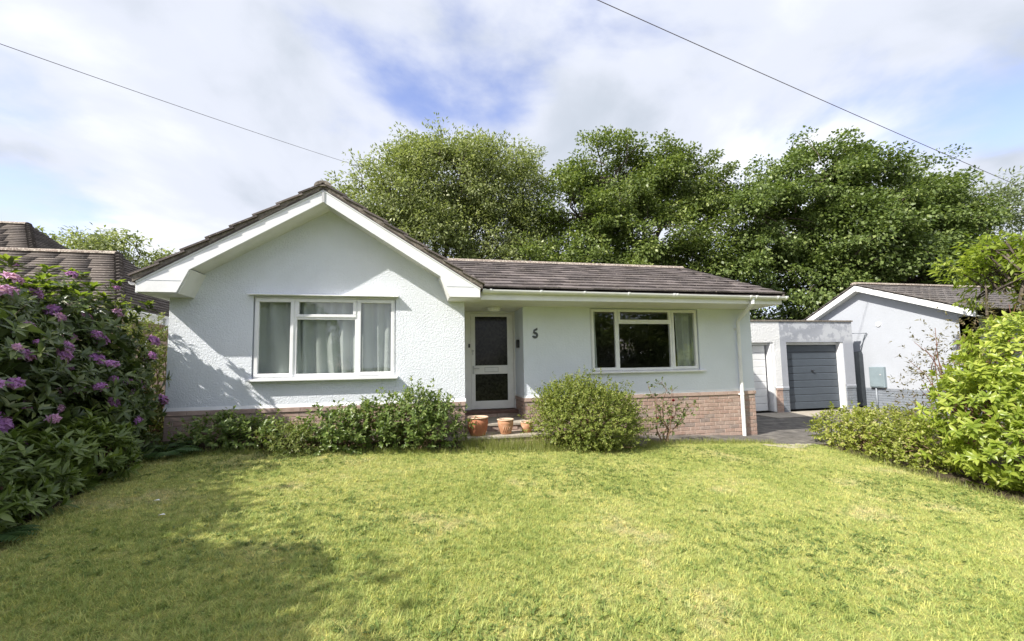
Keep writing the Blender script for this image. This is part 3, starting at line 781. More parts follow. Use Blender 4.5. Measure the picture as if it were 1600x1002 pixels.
# house number
def five():
    mb = MB()
    X0, Z0, s = wx(5.227), wz(1.966), 0.0121
    def poly(p): mb.prism([(X0 + a * s, Z0 + b * s) for a, b in p], 'y', YW - 0.016, YW - 0.001)
    poly([(1.5, 8.6), (4.1, 8.6), (4.5, 11.3), (8.6, 12.9), (8.6, 16.6), (2.4, 13.4)])      # slanted flag and stem
    def arc(a0, a1, n, cx, cz, ro, ri, zro, zri):
        for i in range(n):
            t0 = a0 + (a1 - a0) * i / n; t1 = a0 + (a1 - a0) * (i + 1) / n
            poly([(cx + ri * math.cos(t0), cz + zri * math.sin(t0)), (cx + ro * math.cos(t0), cz + zro * math.sin(t0)), (cx + ro * math.cos(t1), cz + zro * math.sin(t1)), (cx + ri * math.cos(t1), cz + zri * math.sin(t1))])
    arc(rad(-155), rad(118), 16, 4.7, 4.9, 4.8, 1.5, 5.1, 1.5)
    poly([(0.1, 2.4), (2.6, 3.0), (2.5, 4.2), (0.1, 3.8)])
    poly([(1.5, 8.6), (1.4, 7.6), (3.4, 7.8), (4.1, 8.6)])
    mb.build('house_number', M['number_grey'], H)['label'] = 'dark grey figure 5 on the white wall'
five()

# steps at the door
ST = MB().box(XR + 0.002, 5.45, -0.30, 0.05, 0.0, 0.335).build('doorstep', M['step_stone'], H, 0.006)
box('step_slab', XR + 0.002, 5.47, -0.33, 0.165, 0.336, 0.376, 'concrete', ST, 0.006)
box('step_riser', XR + 0.003, XD - 0.012, 0.165, 0.60, 0.30, 0.468, 'step_stone', ST)
box('step_slab', XR + 0.003, XD - 0.012, 0.14, 1.06, 0.469, 0.508, 'concrete', ST, 0.005)
box('step_riser', XR + 0.003, XD - 0.012, 1.06, 1.40, 0.30, 0.575, 'step_stone', ST)
box('threshold', XR + 0.003, XD - 0.003, 1.04, 1.41, 0.576, dz(0.69) - 0.002, 'step_tile', ST, 0.005)
for k, (xa, r) in enumerate([(4.03 + 0.225 * i, 0) for i in range(6)] + [(3.93 + 0.225 * i, 1) for i in range(7)]):
    a = max(xa, 4.02); L = xa + 0.215 - a
    o = link('brick', get_brick(L), None, ST); o.location = (a + L / 2, -0.306, 0.295 - 0.075 * r)
for k in range(4):
    for r in range(2):
        o = link('brick', get_brick(0.215), None, ST); o.location = (4.14 + 0.228 * k + (0.05 if r else 0), 0.155, 0.43 - 0.075 * r)
        if r == 0:
            o = link('brick', get_brick(0.215), None, ST); o.location = (4.16 + 0.226 * k, 1.052, 0.542)

# terracotta pots
def pot(name, c, R_, h, prof, mat, rim, label, swirl=False):
    e = empty(name, c, label, 'flower pot', 'terracotta pots on the doorstep')
    body = MB().lathe([(0.0, 0.0)] + [(R_ * a, h * b) for a, b in prof] + [(R_ * 0.86, h * 0.93), (R_ * 0.80, h * 0.6), (0.0, h * 0.58)], c, 40)
    body.build('body', M[mat], e, smooth=True)
    MB().lathe([(R_ * 0.86, h * 0.93), (R_ * 0.99, h * 0.93), (R_ * 1.06, h * 0.955), (R_ * 1.06, h * 0.99), (R_ * 0.99, h * 1.012), (R_ * 0.87, h * 1.005), (R_ * 0.86, h * 0.93)], c, 40).build('rim', M[rim], e, smooth=True)
    MB().lathe([(R_ * 0.82, h * 0.80), (R_ * 0.4, h * 0.82), (0.0, h * 0.815)], c, 24).build('compost', M['soil'], e)
    if swirl:
        for q in range(6):
            a0 = -2.2 + q * 0.26
            pts = []
            for i in range(7):
                t = i / 6; a_ = a0 + t * 0.32; zz_ = h * (0.15 + 0.42 * t)
                rr = R_ * np.interp(0.15 + 0.42 * t, [b for a, b in prof], [a for a, b in prof]) + 0.001
                pts.append((c[0] + rr * math.cos(a_), c[1] + rr * math.sin(a_), c[2] + zz_))
            MB().tube(pts, [0.002, 0.006, 0.008, 0.008, 0.007, 0.005, 0.002], 6).build('swag', M[mat], e, smooth=True)
pot('flower_pot', (4.205, -0.13, 0.376), 0.170, 0.295, [(0.68, 0), (0.72, 0.03), (0.90, 0.35), (0.98, 0.65), (0.985, 0.93)], 'terracotta_red', 'terracotta_rim', 'largest red terracotta pot on the doorstep, nearest the gable corner')
pot('flower_pot', (4.665, -0.13, 0.376), 0.134, 0.240, [(0.62, 0), (0.66, 0.03), (0.86, 0.40), (0.96, 0.70), (0.97, 0.93)], 'terracotta_pale', 'terracotta_rim', 'middle sized pale terracotta pot with raised swirls, between the other two pots', True)
pot('flower_pot', (5.035, -0.08, 0.376), 0.108, 0.178, [(0.58, 0), (0.62, 0.03), (0.84, 0.45), (0.96, 0.93)], 'terracotta_pale', 'terracotta_rim', 'smallest terracotta pot, half hidden by the round bush')

# ------------------------------------------------------------------ pair of garages
YG = 3.5
def garage(name, x0, x1, ox0, ox1, wallmat, doormat, brickmat, mortar, label, nslat, panel_gap, door_x):
    e = empty(name, ((x0 + x1) / 2, YG + 2, 0), label, 'garage')
    w_ = MB(); zt = 2.66; zo = 2.04
    w_.box(x0, ox0, YG, YG + 0.22, 0.70, zt).box(ox1, x1, YG, YG + 0.22, 0.70, zt).box(ox0, ox1, YG, YG + 0.22, zo, zt)
    w_.box(x0, x0 + 0.2, YG + 0.22, 8.4, 0.70, zt - 0.01).box(x1 - 0.2, x1, YG + 0.22, 8.4, 0.70, zt - 0.01).box(x0, x1, 8.4, 8.6, 0, zt - 0.01)
    w_.build('wall', M[wallmat], e)
    p = MB(); p.box(x0 + 0.002, ox0 - 0.006, YG + 0.004, YG + 0.2, -0.1, 0.695).box(ox1 + 0.006, x1 - 0.002, YG + 0.004, YG + 0.2, -0.1, 0.695)
    p.box(x0 + 0.002, x0 + 0.2, YG + 0.2, 8.4, -0.1, 0.695).box(x1 - 0.2, x1 - 0.002, YG + 0.2, 8.4, -0.1, 0.695)
    pl = p.build('plinth', M[mortar], e)
    for (a, b) in ((x0, ox0), (ox1, x1)):
        lay(pl, a, b, YG - 0.004, 0.62, 9, mat=brickmat)
        cap_course(pl, a, b, YG - 0.018, 0.66, mat='brick_cap' if brickmat == 'brick' else 'brick_grey')
        MB().prism([(YG - 0.014, 0.697), (YG + 0.02, 0.697), (YG + 0.02, 0.735), (YG - 0.001, 0.735)], 'x', a, b).build('drip_edge', M['white_paint'] if brickmat == 'brick' else M[wallmat], e)
    MB().box(x0 - (0.0 if brickmat != 'brick' else 0.03), x1 + (0.03 if brickmat != 'brick' else -0.004), YG - 0.03, YG + 0.2, zt + 0.001, zt + 0.045).build('coping', M['verge'], e, 0.004)
    MB().box(x0 + 0.01, x1 - 0.01, YG + 0.2, 8.5, zt - 0.12, zt - 0.06).build('flat_roof', M['slab_dark'], e)
    # timber frame and the door itself
    yd = YG + 0.16
    MB().box(ox0 - 0.001, ox0 + 0.05, yd - 0.05, yd + 0.1, 0.01, zo).box(ox1 - 0.09, ox1 + 0.001, yd - 0.14, yd + 0.1, 0.01, zo).box(ox0 + 0.05, ox1 - 0.09, yd - 0.05, yd + 0.1, zo - 0.075, zo).build('door_frame', M['white_paint'], e, 0.004)
    d = MB().box(door_x[0], door_x[1], yd + 0.025, yd + 0.05, 0.03, zo - 0.078).build('garage_door', M['slab_dark'] if doormat != 'white_paint' else M['pipe_grey'], e)
    hh = (zo - 0.08 - 0.03) / nslat
    for i in range(nslat):
        z = 0.03 + i * hh
        MB().prism([(yd + 0.002, z + panel_gap), (yd + 0.024, z + panel_gap * 0.5), (yd + 0.024, z + hh - panel_gap * 0.5), (yd + 0.008, z + hh - 0.004), (yd + 0.002, z + hh - 0.03)], 'x', door_x[0] + 0.004, door_x[1] - 0.004).build('panel', M[doormat], d)
    if doormat != 'white_paint':
        xm = (door_x[0] + door_x[1]) / 2
        MB().tube([(xm, yd + 0.01, 1.17), (xm, yd - 0.03, 1.17)], 0.025, 12).box(xm - 0.012, xm + 0.05, yd - 0.045, yd - 0.03, 1.155, 1.185).build('handle', M['black_plastic'], d)
    return e
garage('garage', 11.0, 13.672, 11.25, 13.44, 'garage_white', 'white_paint', 'brick', 'mortar', 'white rendered flat roofed garage with white panelled door next to the bungalow', 9, 0.007, (11.30, 13.27))
garage('garage', 13.675, 16.33, 13.885, 15.96, 'garage_grey', 'grey_door', 'brick_grey', 'mortar_grey', 'pale grey flat roofed garage with dark slate grey up and over door', 9, 0.010, (13.935, 15.87))

# ------------------------------------------------------------------ neighbour on the right
NX = 17.0
nb = empty('neighbour_house', (20, 3.6, 0), 'pale grey gabled house with white bargeboards behind the garages', 'house')
YA, ZA, TN = 3.62, 3.83, 0.405
TNr = 0.50
ya, yb = 0.75, 6.6
def nz(y): return ZA - (TN if y < YA else TNr) * abs(y - YA)
MB().prism([(ya + 0.25, 0.60), (yb - 0.25, 0.60), (yb - 0.25, nz(yb - .25) - 0.03), (YA, ZA - 0.03), (ya + 0.25, nz(ya + .25) - 0.03)], 'x', NX, NX + 0.25).box(NX, NX + 11, ya + 0.25, ya + 0.5, 0.6, 2.55).build('wall', M['neighbour_wall'], nb)
npl = MB().box(NX + 0.004, NX + 0.2, ya + 0.26, yb - 0.26, -0.1, 0.596).build('plinth', M['mortar_grey'], nb)
lay(npl, ya + 0.26, 4.3, NX - 0.006, 0.595, 8, mat='brick_grey', rotz=-math.pi / 2)
for sgn in (-1, 1):
    ye = ya if sgn < 0 else yb; tn = TN if sgn < 0 else TNr
    ze = ZA - tn * abs(ye - YA)
    p = [(YA, ZA), (ye, ze), (ye, ze - 0.17), (YA, ZA - 0.17)]
    MB().prism(p if sgn > 0 else p[::-1], 'x', NX - 0.27, NX - 0.245).build('bargeboard', M['upvc'], nb)
    p = [(YA, ZA - 0.15), (ye, ze - 0.15), (ye, ze - 0.14), (YA, ZA - 0.14)]
    MB().prism(p if sgn > 0 else p[::-1], 'x', NX - 0.245, NX).build('soffit', M['soffit_paint'], nb)
nroof = MB()
nroof.prism([(YA, ZA), (YA, ZA + 0.03), (ya - 0.02, nz(ya) + 0.02), (ya - 0.02, nz(ya))], 'x', NX - 0.26, NX + 11).prism([(YA, ZA), (yb, nz(yb)), (yb, nz(yb) + 0.03), (YA, ZA + 0.03)], 'x', NX - 0.26, NX + 11)
nr = nroof.build('roof', M['slab_dark'], nb)
def tile_rows(x0, x1, eave, ridge, gauge_, Wd, L, T, axis='x'):
    """joined rows of tiles on a slope that runs along x; eave and ridge are (y, z)"""
    V, F, Rr = [], [], []
    dy, dz = ridge[0] - eave[0], ridge[1] - eave[1]; ln = math.hypot(dy, dz); n = int(round(ln / gauge_)); g_ = ln / n
    up = np.array([0, dy / ln, dz / ln]); nm = np.array([0, -dz / ln, dy / ln]) * (1 if dy > 0 else -1)
    if nm[2] < 0: nm = -nm
    up2 = up - nm * (T / L) * 0.9; up2 /= np.linalg.norm(up2)
    for r in range(n):
        x = x0 - (Wd / 2 if r % 2 else 0)
        while x < x1 - 0.01:
            a, b = max(x, x0) + 0.001, min(x + Wd, x1) - 0.001; x += Wd
            if b - a < 0.02: continue
            p = np.array([a, eave[0], eave[1]]) + up * (r * g_ + rng.uniform(-.004, .004)) + nm * (T * 0.9 + rng.uniform(0, .003)); w_ = np.array([b - a, 0, 0])
            c = len(V); LL = min(L, ln - r * g_ + 0.01)
            V += [p, p + w_, p + w_ + up2 * LL, p + up2 * LL]; V += [q + nm * T for q in V[c:c + 4]]
            F += [(c, c + 3, c + 2, c + 1), (c + 4, c + 5, c + 6, c + 7), (c, c + 1, c + 5, c + 4), (c + 1, c + 2, c + 6, c + 5), (c + 2, c + 3, c + 7, c + 6), (c + 3, c, c + 4, c + 7)]
            Rr += [rng.random()] * 6
    return np_mesh('tile_field', V, F, Rr)
tag(link('tile_field', tile_rows(NX - 0.30, NX + 11, (ya - 0.06, nz(ya) + 0.0), (YA, ZA + 0.02), 0.32, 0.30, 0.40, 0.024), M['grey_tile'], nr), kind='stuff')
tag(link('tile_field', tile_rows(NX - 0.30, NX + 11, (yb + 0.04, nz(yb) + 0.0), (YA, ZA + 0.02), 0.32, 0.30, 0.40, 0.024), M['grey_tile'], nr), kind='stuff')
x = NX - 0.30
while x < NX + 10.9:
    pr = [(YA + math.cos(a) * 0.12, ZA + 0.04 + math.sin(a) * 0.075) for a in np.linspace(0, math.pi, 7)]
    MB().prism(pr, 'x', x + 0.004, x + 0.446).build('ridge_tile', M['ridge_tile'], nr); x += 0.45
MB().tube([(NX - 0.001, 3.205, 2.557), (NX - 0.03, 3.205, 2.557)], 0.07, 14).build('wall_vent', M['white_paint'], nb)
mbx = empty('meter_box', (NX - 0.06, 3.32, 0.95), 'grey green utility meter box on the pale grey house wall', 'meter box')
MB().box(NX - 0.10, NX - 0.002, 3.11, 3.535, 0.63, 1.255).build('cabinet', M['meter_box'], mbx, 0.01)
MB().box(NX - 0.112, NX - 0.101, 3.14, 3.505, 0.66, 1.225).build('door', M['meter_box'], mbx, 0.004)
MB().tube([(NX - 0.112, 3.20, 1.02), (NX - 0.122, 3.20, 1.02)], 0.02, 12).build('lock', M['metal'], mbx)
MB().tube([(NX - 0.045, 3.40, 0.63), (NX - 0.045, 3.40, -0.05)], 0.022, 10).build('conduit', M['pipe_grey'], mbx, smooth=True)
tag(MB().tube([(16.34, 3.62, 2.30), (16.60, 3.60, 2.31), (NX - 0.03, 3.55, 2.31), (NX - 0.03, 3.62, 2.28), (NX - 0.03, 3.80, 1.72)], 0.011, 8).build('cable', M['pipe_grey'], None, smooth=True), 'thin cable between the grey garage and the neighbouring wall', 'cable')
gt = empty('side_gate', (16.62, 3.75, 0), 'tall dark gate between the grey garage and the pale grey house', 'gate')
for i in range(4):
    MB().box(16.375 + i * 0.142, 16.375 + i * 0.142 + 0.136, 3.72, 3.745, 0.04, 1.74).build('plank', M['gate_dark'], gt, 0.003)
for z in (0.3, 0.9, 1.55):
    MB().box(16.36, 16.945, 3.747, 3.79, z, z + 0.1).build('rail', M['gate_dark'], gt, 0.003)
MB().box(16.335, 16.372, 3.70, 3.76, 0, 2.0).build('post', M['gate_dark'], gt, 0.003)
for z in (1.80, 1.88, 1.96):
    MB().tube([(16.35, 3.71, z), (16.52, 3.71, z)], 0.014, 8).build('rung', M['pipe_grey'], gt)
MB().tube([(16.50, 3.71, 1.74), (16.50, 3.71, 2.02)], 0.02, 8).build('rung', M['pipe_grey'], gt)

# ------------------------------------------------------------------ neighbour on the left: hipped old tile roofs
ln_ = empty('old_house', (-6, 6, 0), 'house with steep hipped brown plain tile roof behind the rhododendron', 'house')
def hip_roof(x0, x1, y0, y1, ze, zr, hip, name):
    """ridge along x at the middle of y; hipped at the +x end; tile rows as real steps"""
    ym = (y0 + y1) / 2; V, F, Rr = [], [], []
    def rows_quad(A, B, C, D_, n):     # A,B eave ends; C,D ridge ends above B,A
        A, B, C, D_ = map(np.array, (A, B, C, D_)); nm = np.cross(B - A, D_ - A); nm = nm / np.linalg.norm(nm)
        if nm[2] < 0: nm = -nm
        for r in range(n):
            t0, t1 = r / n, (r + 1.25) / n
            jit = rng.uniform(-.006, .006)
            l0, l1 = A + (D_ - A) * t0, A + (D_ - A) * min(t1, 1); r0, r1 = B + (C - B) * t0, B + (C - B) * min(t1, 1)
            m_ = max(1, int(np.linalg.norm(r0 - l0) / 0.5)); sh = 0.5 * (r % 2) / m_
            for k in range(m_):
                u0, u1 = k / m_ + 0.0007, (k + 1) / m_ - 0.0007
                lift = nm * (0.026 + rng.uniform(0, .0025)); tk = nm * 0.014
                p = [l0 + (r0 - l0) * u0 + lift, l0 + (r0 - l0) * u1 + lift, l1 + (r1 - l1) * u1 + nm * 0.004, l1 + (r1 - l1) * u0 + nm * 0.004]
                c = len(V); V.extend(p); V.extend([q - tk for q in p])
                F.extend([(c, c + 1, c + 2, c + 3), (c, c + 4, c + 5, c + 1), (c + 1, c + 5, c + 6, c + 2), (c + 3, c + 7, c + 4, c), (c + 4, c + 7, c + 6, c + 5), (c + 2, c + 6, c + 7, c + 3)])
                Rr.extend([rng.random()] * 6)
    nrow = int(math.hypot((y1 - y0) / 2, zr - ze) / 0.105)
    rows_quad((x0, y0, ze), (x1, y0, ze), (x1 - hip, ym, zr), (x0 + hip, ym, zr), nrow)
    rows_quad((x1, y0, ze), (x1, y1, ze), (x1 - hip, ym + 0.01, zr), (x1 - hip, ym - 0.01, zr), nrow)
    rows_quad((x0, y1, ze), (x0, y0, ze), (x0 + hip, ym - 0.01, zr), (x0 + hip, ym + 0.01, zr), nrow)
    rf = MB(); rf.v = [(x0, y0, ze), (x1, y0, ze), (x1, y1, ze), (x0, y1, ze), (x0 + hip, ym, zr), (x1 - hip, ym, zr)]
    rf.f = [(0, 1, 5, 4), (1, 2, 5), (2, 3, 4, 5), (3, 0, 4), (0, 3, 2, 1)]
    r_ = rf.build('roof', M['slab_dark'], ln_)
    tag(link('tile_field', np_mesh('tile_field', V, F, Rr), M['old_tile'], r_), kind='stuff')
    x = x0 + hip
    while x < x1 - hip - 0.05:
        e = min(x + 0.4, x1 - hip)
        pr = [(ym + math.cos(a) * 0.11, zr - 0.02 + math.sin(a) * 0.085) for a in np.linspace(0, math.pi, 7)]
        MB().prism(pr, 'x', x + 0.004, e - 0.004).build('ridge_tile', M['ridge_tile'], r_); x = e
    # bonnet hips, one curved tile over the other
    A, B = Vector((x1, y0, ze)), Vector((x1 - hip, ym, zr)); n = int((B - A).length / 0.16)
    bn = MB()
    for i in range(n):
        p0 = A + (B - A) * (i / n); p1 = A + (B - A) * min(1, (i + 1.3) / n); up_ = Vector((0, 0, 1))
        bn.tube([p0 + up_ * 0.03, p1 - up_ * 0.01], [0.085, 0.05], 8)
    bn.build('bonnet_tiles', M['old_tile'], r_)
hip_roof(-7.6, -2.35, 2.3, 6.1, 2.65, 4.24, 1.30, 'a')
hip_roof(-12.5, -5.0, 4.2, 11.5, 2.7, 5.95, 3.3, 'b')
MB().box(-7.2, -2.75, 2.7, 6.0, 0, 2.7).box(-12, -5.4, 4.6, 11, 0, 2.7).build('wall', M['brick_cap'], ln_)
box('fascia', -7.6, -2.33, 2.28, 2.30, 2.52, 2.68, 'white_paint', ln_)
box('fascia', -2.35, -2.33, 2.302, 6.1, 2.52, 2.68, 'white_paint', ln_)
gutter('gutter', (-2.28, 2.25, 2.70), (-2.28, 6.1, 2.70), 0.05, ln_)
MB().tube([(-2.28, 3.6, 2.66), (-2.28, 3.6, 2.45), (-2.68, 3.6, 2.2), (-2.70, 3.6, 0.2)], 0.035, 10).build('downpipe', M['white_paint'], ln_, smooth=True)

# ------------------------------------------------------------------ vegetation
def leaves_q(P, A, N_, L, Wd, fold=0.18):
    """one folded quad per leaf"""
    n = len(P); A = unit(A); Sd = unit(np.cross(A, N_)); Nn = np.cross(Sd, A)
    L = L[:, None]; Wd = Wd[:, None]
    V = np.stack([P, P + A * L * 0.48 + Sd * Wd * 0.5 + Nn * Wd * fold, P + A * L - Nn * L * 0.12, P + A * L * 0.48 - Sd * Wd * 0.5 + Nn * Wd * fold], 1).reshape(-1, 3)
    F = np.arange(4 * n).reshape(n, 4)
    return V, F, 1
def leaves_l(P, A, N_, L, Wd, droop=0.18, fold=0.16):
    """elliptical leaf with a midrib: six quads"""
    n = len(P); A = unit(A); Sd = unit(np.cross(A, N_)); Nn = np.cross(Sd, A)
    L = L[:, None]; Wd = Wd[:, None]
    def at(t): return P + A * L * t - Nn * L * droop * t * t
    pts = []
    for t, w in ((0.0, 0.06), (0.30, 0.44), (0.62, 0.46), (1.0, 0.05)):
        c = at(t); pts += [c, c + Sd * Wd * w + Nn * Wd * fold * w * 2, c - Sd * Wd * w + Nn * Wd * fold * w * 2]
    V = np.stack(pts, 1).reshape(-1, 3); b = (np.arange(n) * 12)[:, None]
    fs = []
    for k in range(3):
        i = 3 * k; fs += [(i, i + 3, i + 4, i + 1), (i, i + 2, i + 5, i + 3)]
    F = (b[:, None, :] + np.array(fs)[None]).reshape(-1, 4)
    return V, F, 6
def leaf_object(name, parts, mat, parent, rnd_seed=0, kind='stuff', bias=None):
    r = np.random.default_rng(rnd_seed); Vs, Fs, Rs = [], [], []; off = 0
    for V, F, per in parts:
        Vs.append(V); Fs.append(F + off); off += len(V)
        q = r.random(len(F) // per); Rs.append(np.repeat(q, per))
    me = np_mesh(name, np.concatenate(Vs), np.concatenate(Fs), np.concatenate(Rs), smooth=False)
    o = link(name, me, mat, parent)
    if kind: o['kind'] = kind
    return o
def rand_dir(r, n): return unit(r.normal(size=(n, 3)))
def branch_pts(r, a, b, n=5, wob=0.08):
    a, b = np.array(a, float), np.array(b, float); L = np.linalg.norm(b - a); pts = []
    for i in range(n + 1):
        t = i / n; p = a + (b - a) * t
        if 0 < i < n: p = p + r.normal(size=3) * wob * L * 0.35
        p[2] += math.sin(t * math.pi) * 0.06 * L
        pts.append(tuple(p))
    return pts
def lobe_points(r, lobes, n, inner=0.55, zmin=None, noise=0.12, power=0.6):
    """points through the outer part of a union of ellipsoids"""
    vol = np.array([l[3] * l[4] * l[5] for l in lobes]) ** 0.67; k = r.choice(len(lobes), n * 3, p=vol / vol.sum())
    Lb = np.array(lobes)[k]; d = rand_dir(r, n * 3)
    rr = (inner + (1 - inner) * r.random(n * 3) ** power) * (1 + r.normal(size=n * 3) * noise * 0.5)
    P = Lb[:, :3] + d * Lb[:, 3:6] * rr[:, None]
    keep = np.ones(len(P), bool)
    for l in lobes:                            # drop points deep inside another lobe
        q = (P - np.array(l[:3])) / np.array(l[3:6]); keep &= (np.linalg.norm(q, axis=1) > inner * 0.92)
    if zmin is not None: keep &= P[:, 2] > zmin(P[:, 0], P[:, 1])
    P, d, Lb = P[keep][:n], d[keep][:n], Lb[keep][:n]
    out = unit((P - Lb[:, :3]) / Lb[:, 3:6] ** 2)
    return P, out

def tree(name, base, height_trunk, lobes, nclump, per, rc, leaf, mat, label, seed, trunk_r=0.28, group=None, extra_limbs=26, cat='tree', flat=0.65, twigs=True):
    r = np.random.default_rng(seed)
    e = empty(name, base, label, cat, group)
    B_, ob = lobe_points(r, lobes, nclump // 4, 0.56)
    C = np.repeat(B_, 4, 0) + r.normal(size=(len(B_) * 4, 3)) * np.array([1.0, 1.0, 0.65]) * rc * 0.8; out = np.repeat(ob, 4, 0)
    n = len(C)
    size = rc * r.uniform(0.6, 1.35, n)
    idx = np.repeat(np.arange(n), per); m = len(idx)
    g = r.normal(size=(m, 3)) * 0.5; g /= np.maximum(1.0, np.linalg.norm(g, axis=1, keepdims=True) / 0.95); g *= np.array([1, 1, flat])
    P = C[idx] + g * size[idx][:, None]
    A = unit(g * 0.8 + out[idx] * 0.5 + r.normal(size=(m, 3)) * 0.6 + np.array([0, 0, -0.25]))
    Nn = unit(np.array([0, 0, 1.0]) + out[idx] * 0.5 + r.normal(size=(m, 3)) * 0.55)
    L = leaf[0] * r.uniform(0.65, 1.3, m); Wd = L * leaf[1]
    leaf_object('crown', [leaves_q(P, A, Nn, L, Wd)], mat, e, seed)
    tb = MB(); base = np.array(base, float)
    topc = np.mean([l[:3] for l in lobes], 0)
    fork = base + np.array([0, 0, height_trunk])
    tb.tube(branch_pts(r, base - np.array([0, 0, 0.2]), fork, 4, 0.03), [trunk_r * 1.25, trunk_r * 1.05, trunk_r, trunk_r * 0.95, trunk_r * 0.9], 10)
    o = tb.build('trunk', M['bark'], e, smooth=True)
    lb = MB()
    for i, l in enumerate(lobes):
        c = np.array(l[:3]); mid = fork * 0.45 + c * 0.55 + np.array([0, 0, 0.1])
        lb.tube(branch_pts(r, fork - np.array([0, 0, 0.3 * r.random()]), c, 5, 0.10), list(np.linspace(trunk_r * 0.6, trunk_r * 0.2, 6)), 7, False)
    near = [int(np.argmin([np.linalg.norm(np.array(l[:3]) - p) for l in lobes])) for p in C]
    for i in r.permutation(n)[:extra_limbs]:
        c = np.array(lobes[near[i]][:3])
        lb.tube(branch_pts(r, c, C[i], 4, 0.12), list(np.linspace(trunk_r * 0.2, 0.02, 5)), 5, False)
    if twigs:
        for i in r.permutation(n)[:extra_limbs * 5]:
            lb.tube(branch_pts(r, C[i] - out[i] * size[i] * 2.2 + np.array([0, 0, -0.2]), C[i], 2, 0.1), [0.03, 0.02, 0.008], 4, False)
    lb.build('limbs', M['bark'], e, smooth=True)
    return e

LEAF = {}
LEAF['ash'] = m_leaf('leaf_ash', (0.150, 0.185, 0.070), (0.320, 0.360, 0.155), (0.48, 0.50, 0.27), 0.32)
LEAF['oak'] = m_leaf('leaf_oak', (0.090, 0.132, 0.034), (0.210, 0.265, 0.076), (0.33, 0.37, 0.13), 0.28)
LEAF['syc'] = m_leaf('leaf_sycamore', (0.087, 0.130, 0.036), (0.189, 0.249, 0.077), (0.308, 0.364, 0.126), 0.28)
LEAF['pale'] = m_leaf('leaf_pale', (0.15, 0.19, 0.10), (0.24, 0.28, 0.16), None, 0.3)
LEAF['lime'] = m_leaf('leaf_lime', (0.20, 0.27, 0.035), (0.34, 0.40, 0.07), (0.45, 0.48, 0.14), 0.4)
LEAF['hedge'] = m_leaf('leaf_hedge', (0.05, 0.08, 0.02), (0.11, 0.15, 0.04), None, 0.25)
LEAF['rhodo'] = m_leaf('leaf_rhododendron', (0.050, 0.080, 0.024), (0.115, 0.155, 0.048), (0.20, 0.225, 0.075), 0.2, 0.33, 0.5)
LEAF['rhodo_new'] = m_leaf('leaf_rhododendron_new', (0.15, 0.215, 0.035), (0.27, 0.33, 0.06), None, 0.35, 0.35, 0.45)
LEAF['skirt'] = m_leaf('leaf_skirt', (0.085, 0.13, 0.032), (0.18, 0.235, 0.055), None, 0.22, 0.35, 0.45)
LEAF['side'] = m_leaf('leaf_side', (0.12, 0.16, 0.04), (0.25, 0.28, 0.085), (0.35, 0.33, 0.14), 0.3)
LEAF['bed'] = m_leaf('leaf_bed', (0.085, 0.135, 0.030), (0.20, 0.26, 0.068), (0.33, 0.37, 0.14), 0.28, 0.38, 0.4)
LEAF['round'] = m_leaf('leaf_round_bush', (0.13, 0.175, 0.034), (0.27, 0.31, 0.07), (0.40, 0.39, 0.13), 0.3, 0.45)
LEAF['euonymus'] = m_leaf('leaf_euonymus', (0.19, 0.235, 0.038), (0.37, 0.40, 0.085), (0.50, 0.44, 0.22), 0.3, 0.4)
LEAF['bright'] = m_leaf('leaf_bright', (0.19, 0.26, 0.035), (0.39, 0.45, 0.075), (0.52, 0.53, 0.15), 0.35, 0.36, 0.45)
LEAF['rose'] = m_leaf('leaf_rose', (0.075, 0.125, 0.034), (0.17, 0.22, 0.07), None, 0.28)
LEAF['purple'] = m_leaf('leaf_purple', (0.12, 0.10, 0.05), (0.23, 0.21, 0.10), (0.30, 0.20, 0.13), 0.28)
LEAF['fern'] = m_leaf('leaf_fern', (0.05, 0.10, 0.035), (0.095, 0.16, 0.055), None, 0.25)
LEAF['longgrass'] = m_leaf('leaf_longgrass', (0.17, 0.21, 0.05), (0.31, 0.33, 0.11), (0.42, 0.38, 0.2), 0.35)
LEAF['weed'] = m_leaf('leaf_weed', (0.09, 0.14, 0.04), (0.19, 0.25, 0.06), None, 0.25)

GT = 'tall trees behind the bungalow'
# ash, feathery, above the gable
tree('ash_tree', (4.4, 14.5, 0.2), 4.5, [(4.2, 14.3, 11.1, 3.0, 2.2, 2.5), (1.6, 14.0, 9.4, 2.5, 2.0, 2.4), (7.0, 14.4, 10.9, 2.5, 2.0, 2.5), (3.2, 13.8, 7.2, 3.0, 2.0, 2.2), (6.6, 14.0, 7.4, 2.6, 2.0, 2.4), (-0.3, 14.2, 8.2, 1.8, 1.4, 1.8), (8.6, 14.6, 8.9, 1.3, 1.2, 1.9), (0.9, 14.0, 6.2, 1.8, 1.5, 1.6), (2.6, 14.2, 10.3, 2.3, 2.0, 2.2), (5.6, 14.3, 11.3, 2.3, 2.0, 2.1), (8.6, 14.4, 10.3, 1.4, 1.4, 1.7)],
     1900, 60, 0.56, (0.18, 0.38), LEAF['ash'], 'light green feathery tree rising directly behind the white gable', 11, 0.24, GT, 70)
# oak in the middle
tree('oak_tree', (14.6, 13.6, 0.2), 3.6, [(13.4, 13.2, 11.4, 2.5, 2.0, 2.3), (16.6, 13.0, 11.4, 2.1, 1.9, 2.2), (11.4, 13.3, 9.2, 1.9, 1.8, 2.2), (14.6, 12.6, 8.4, 3.2, 2.0, 2.2), (19.2, 12.8, 9.8, 1.7, 1.6, 2.3), (11.0, 13.0, 6.2, 2.5, 1.8, 2.0), (18.0, 12.6, 6.4, 2.7, 1.8, 2.2), (9.2, 13.3, 5.0, 1.6, 1.4, 1.6), (14.2, 12.6, 5.2, 2.8, 1.5, 1.8)],
     1000, 130, 0.60, (0.16, 0.62), LEAF['oak'], 'dark green broad leaved tree in the middle, tallest behind the roof ridge', 12, 0.32, GT, 70)
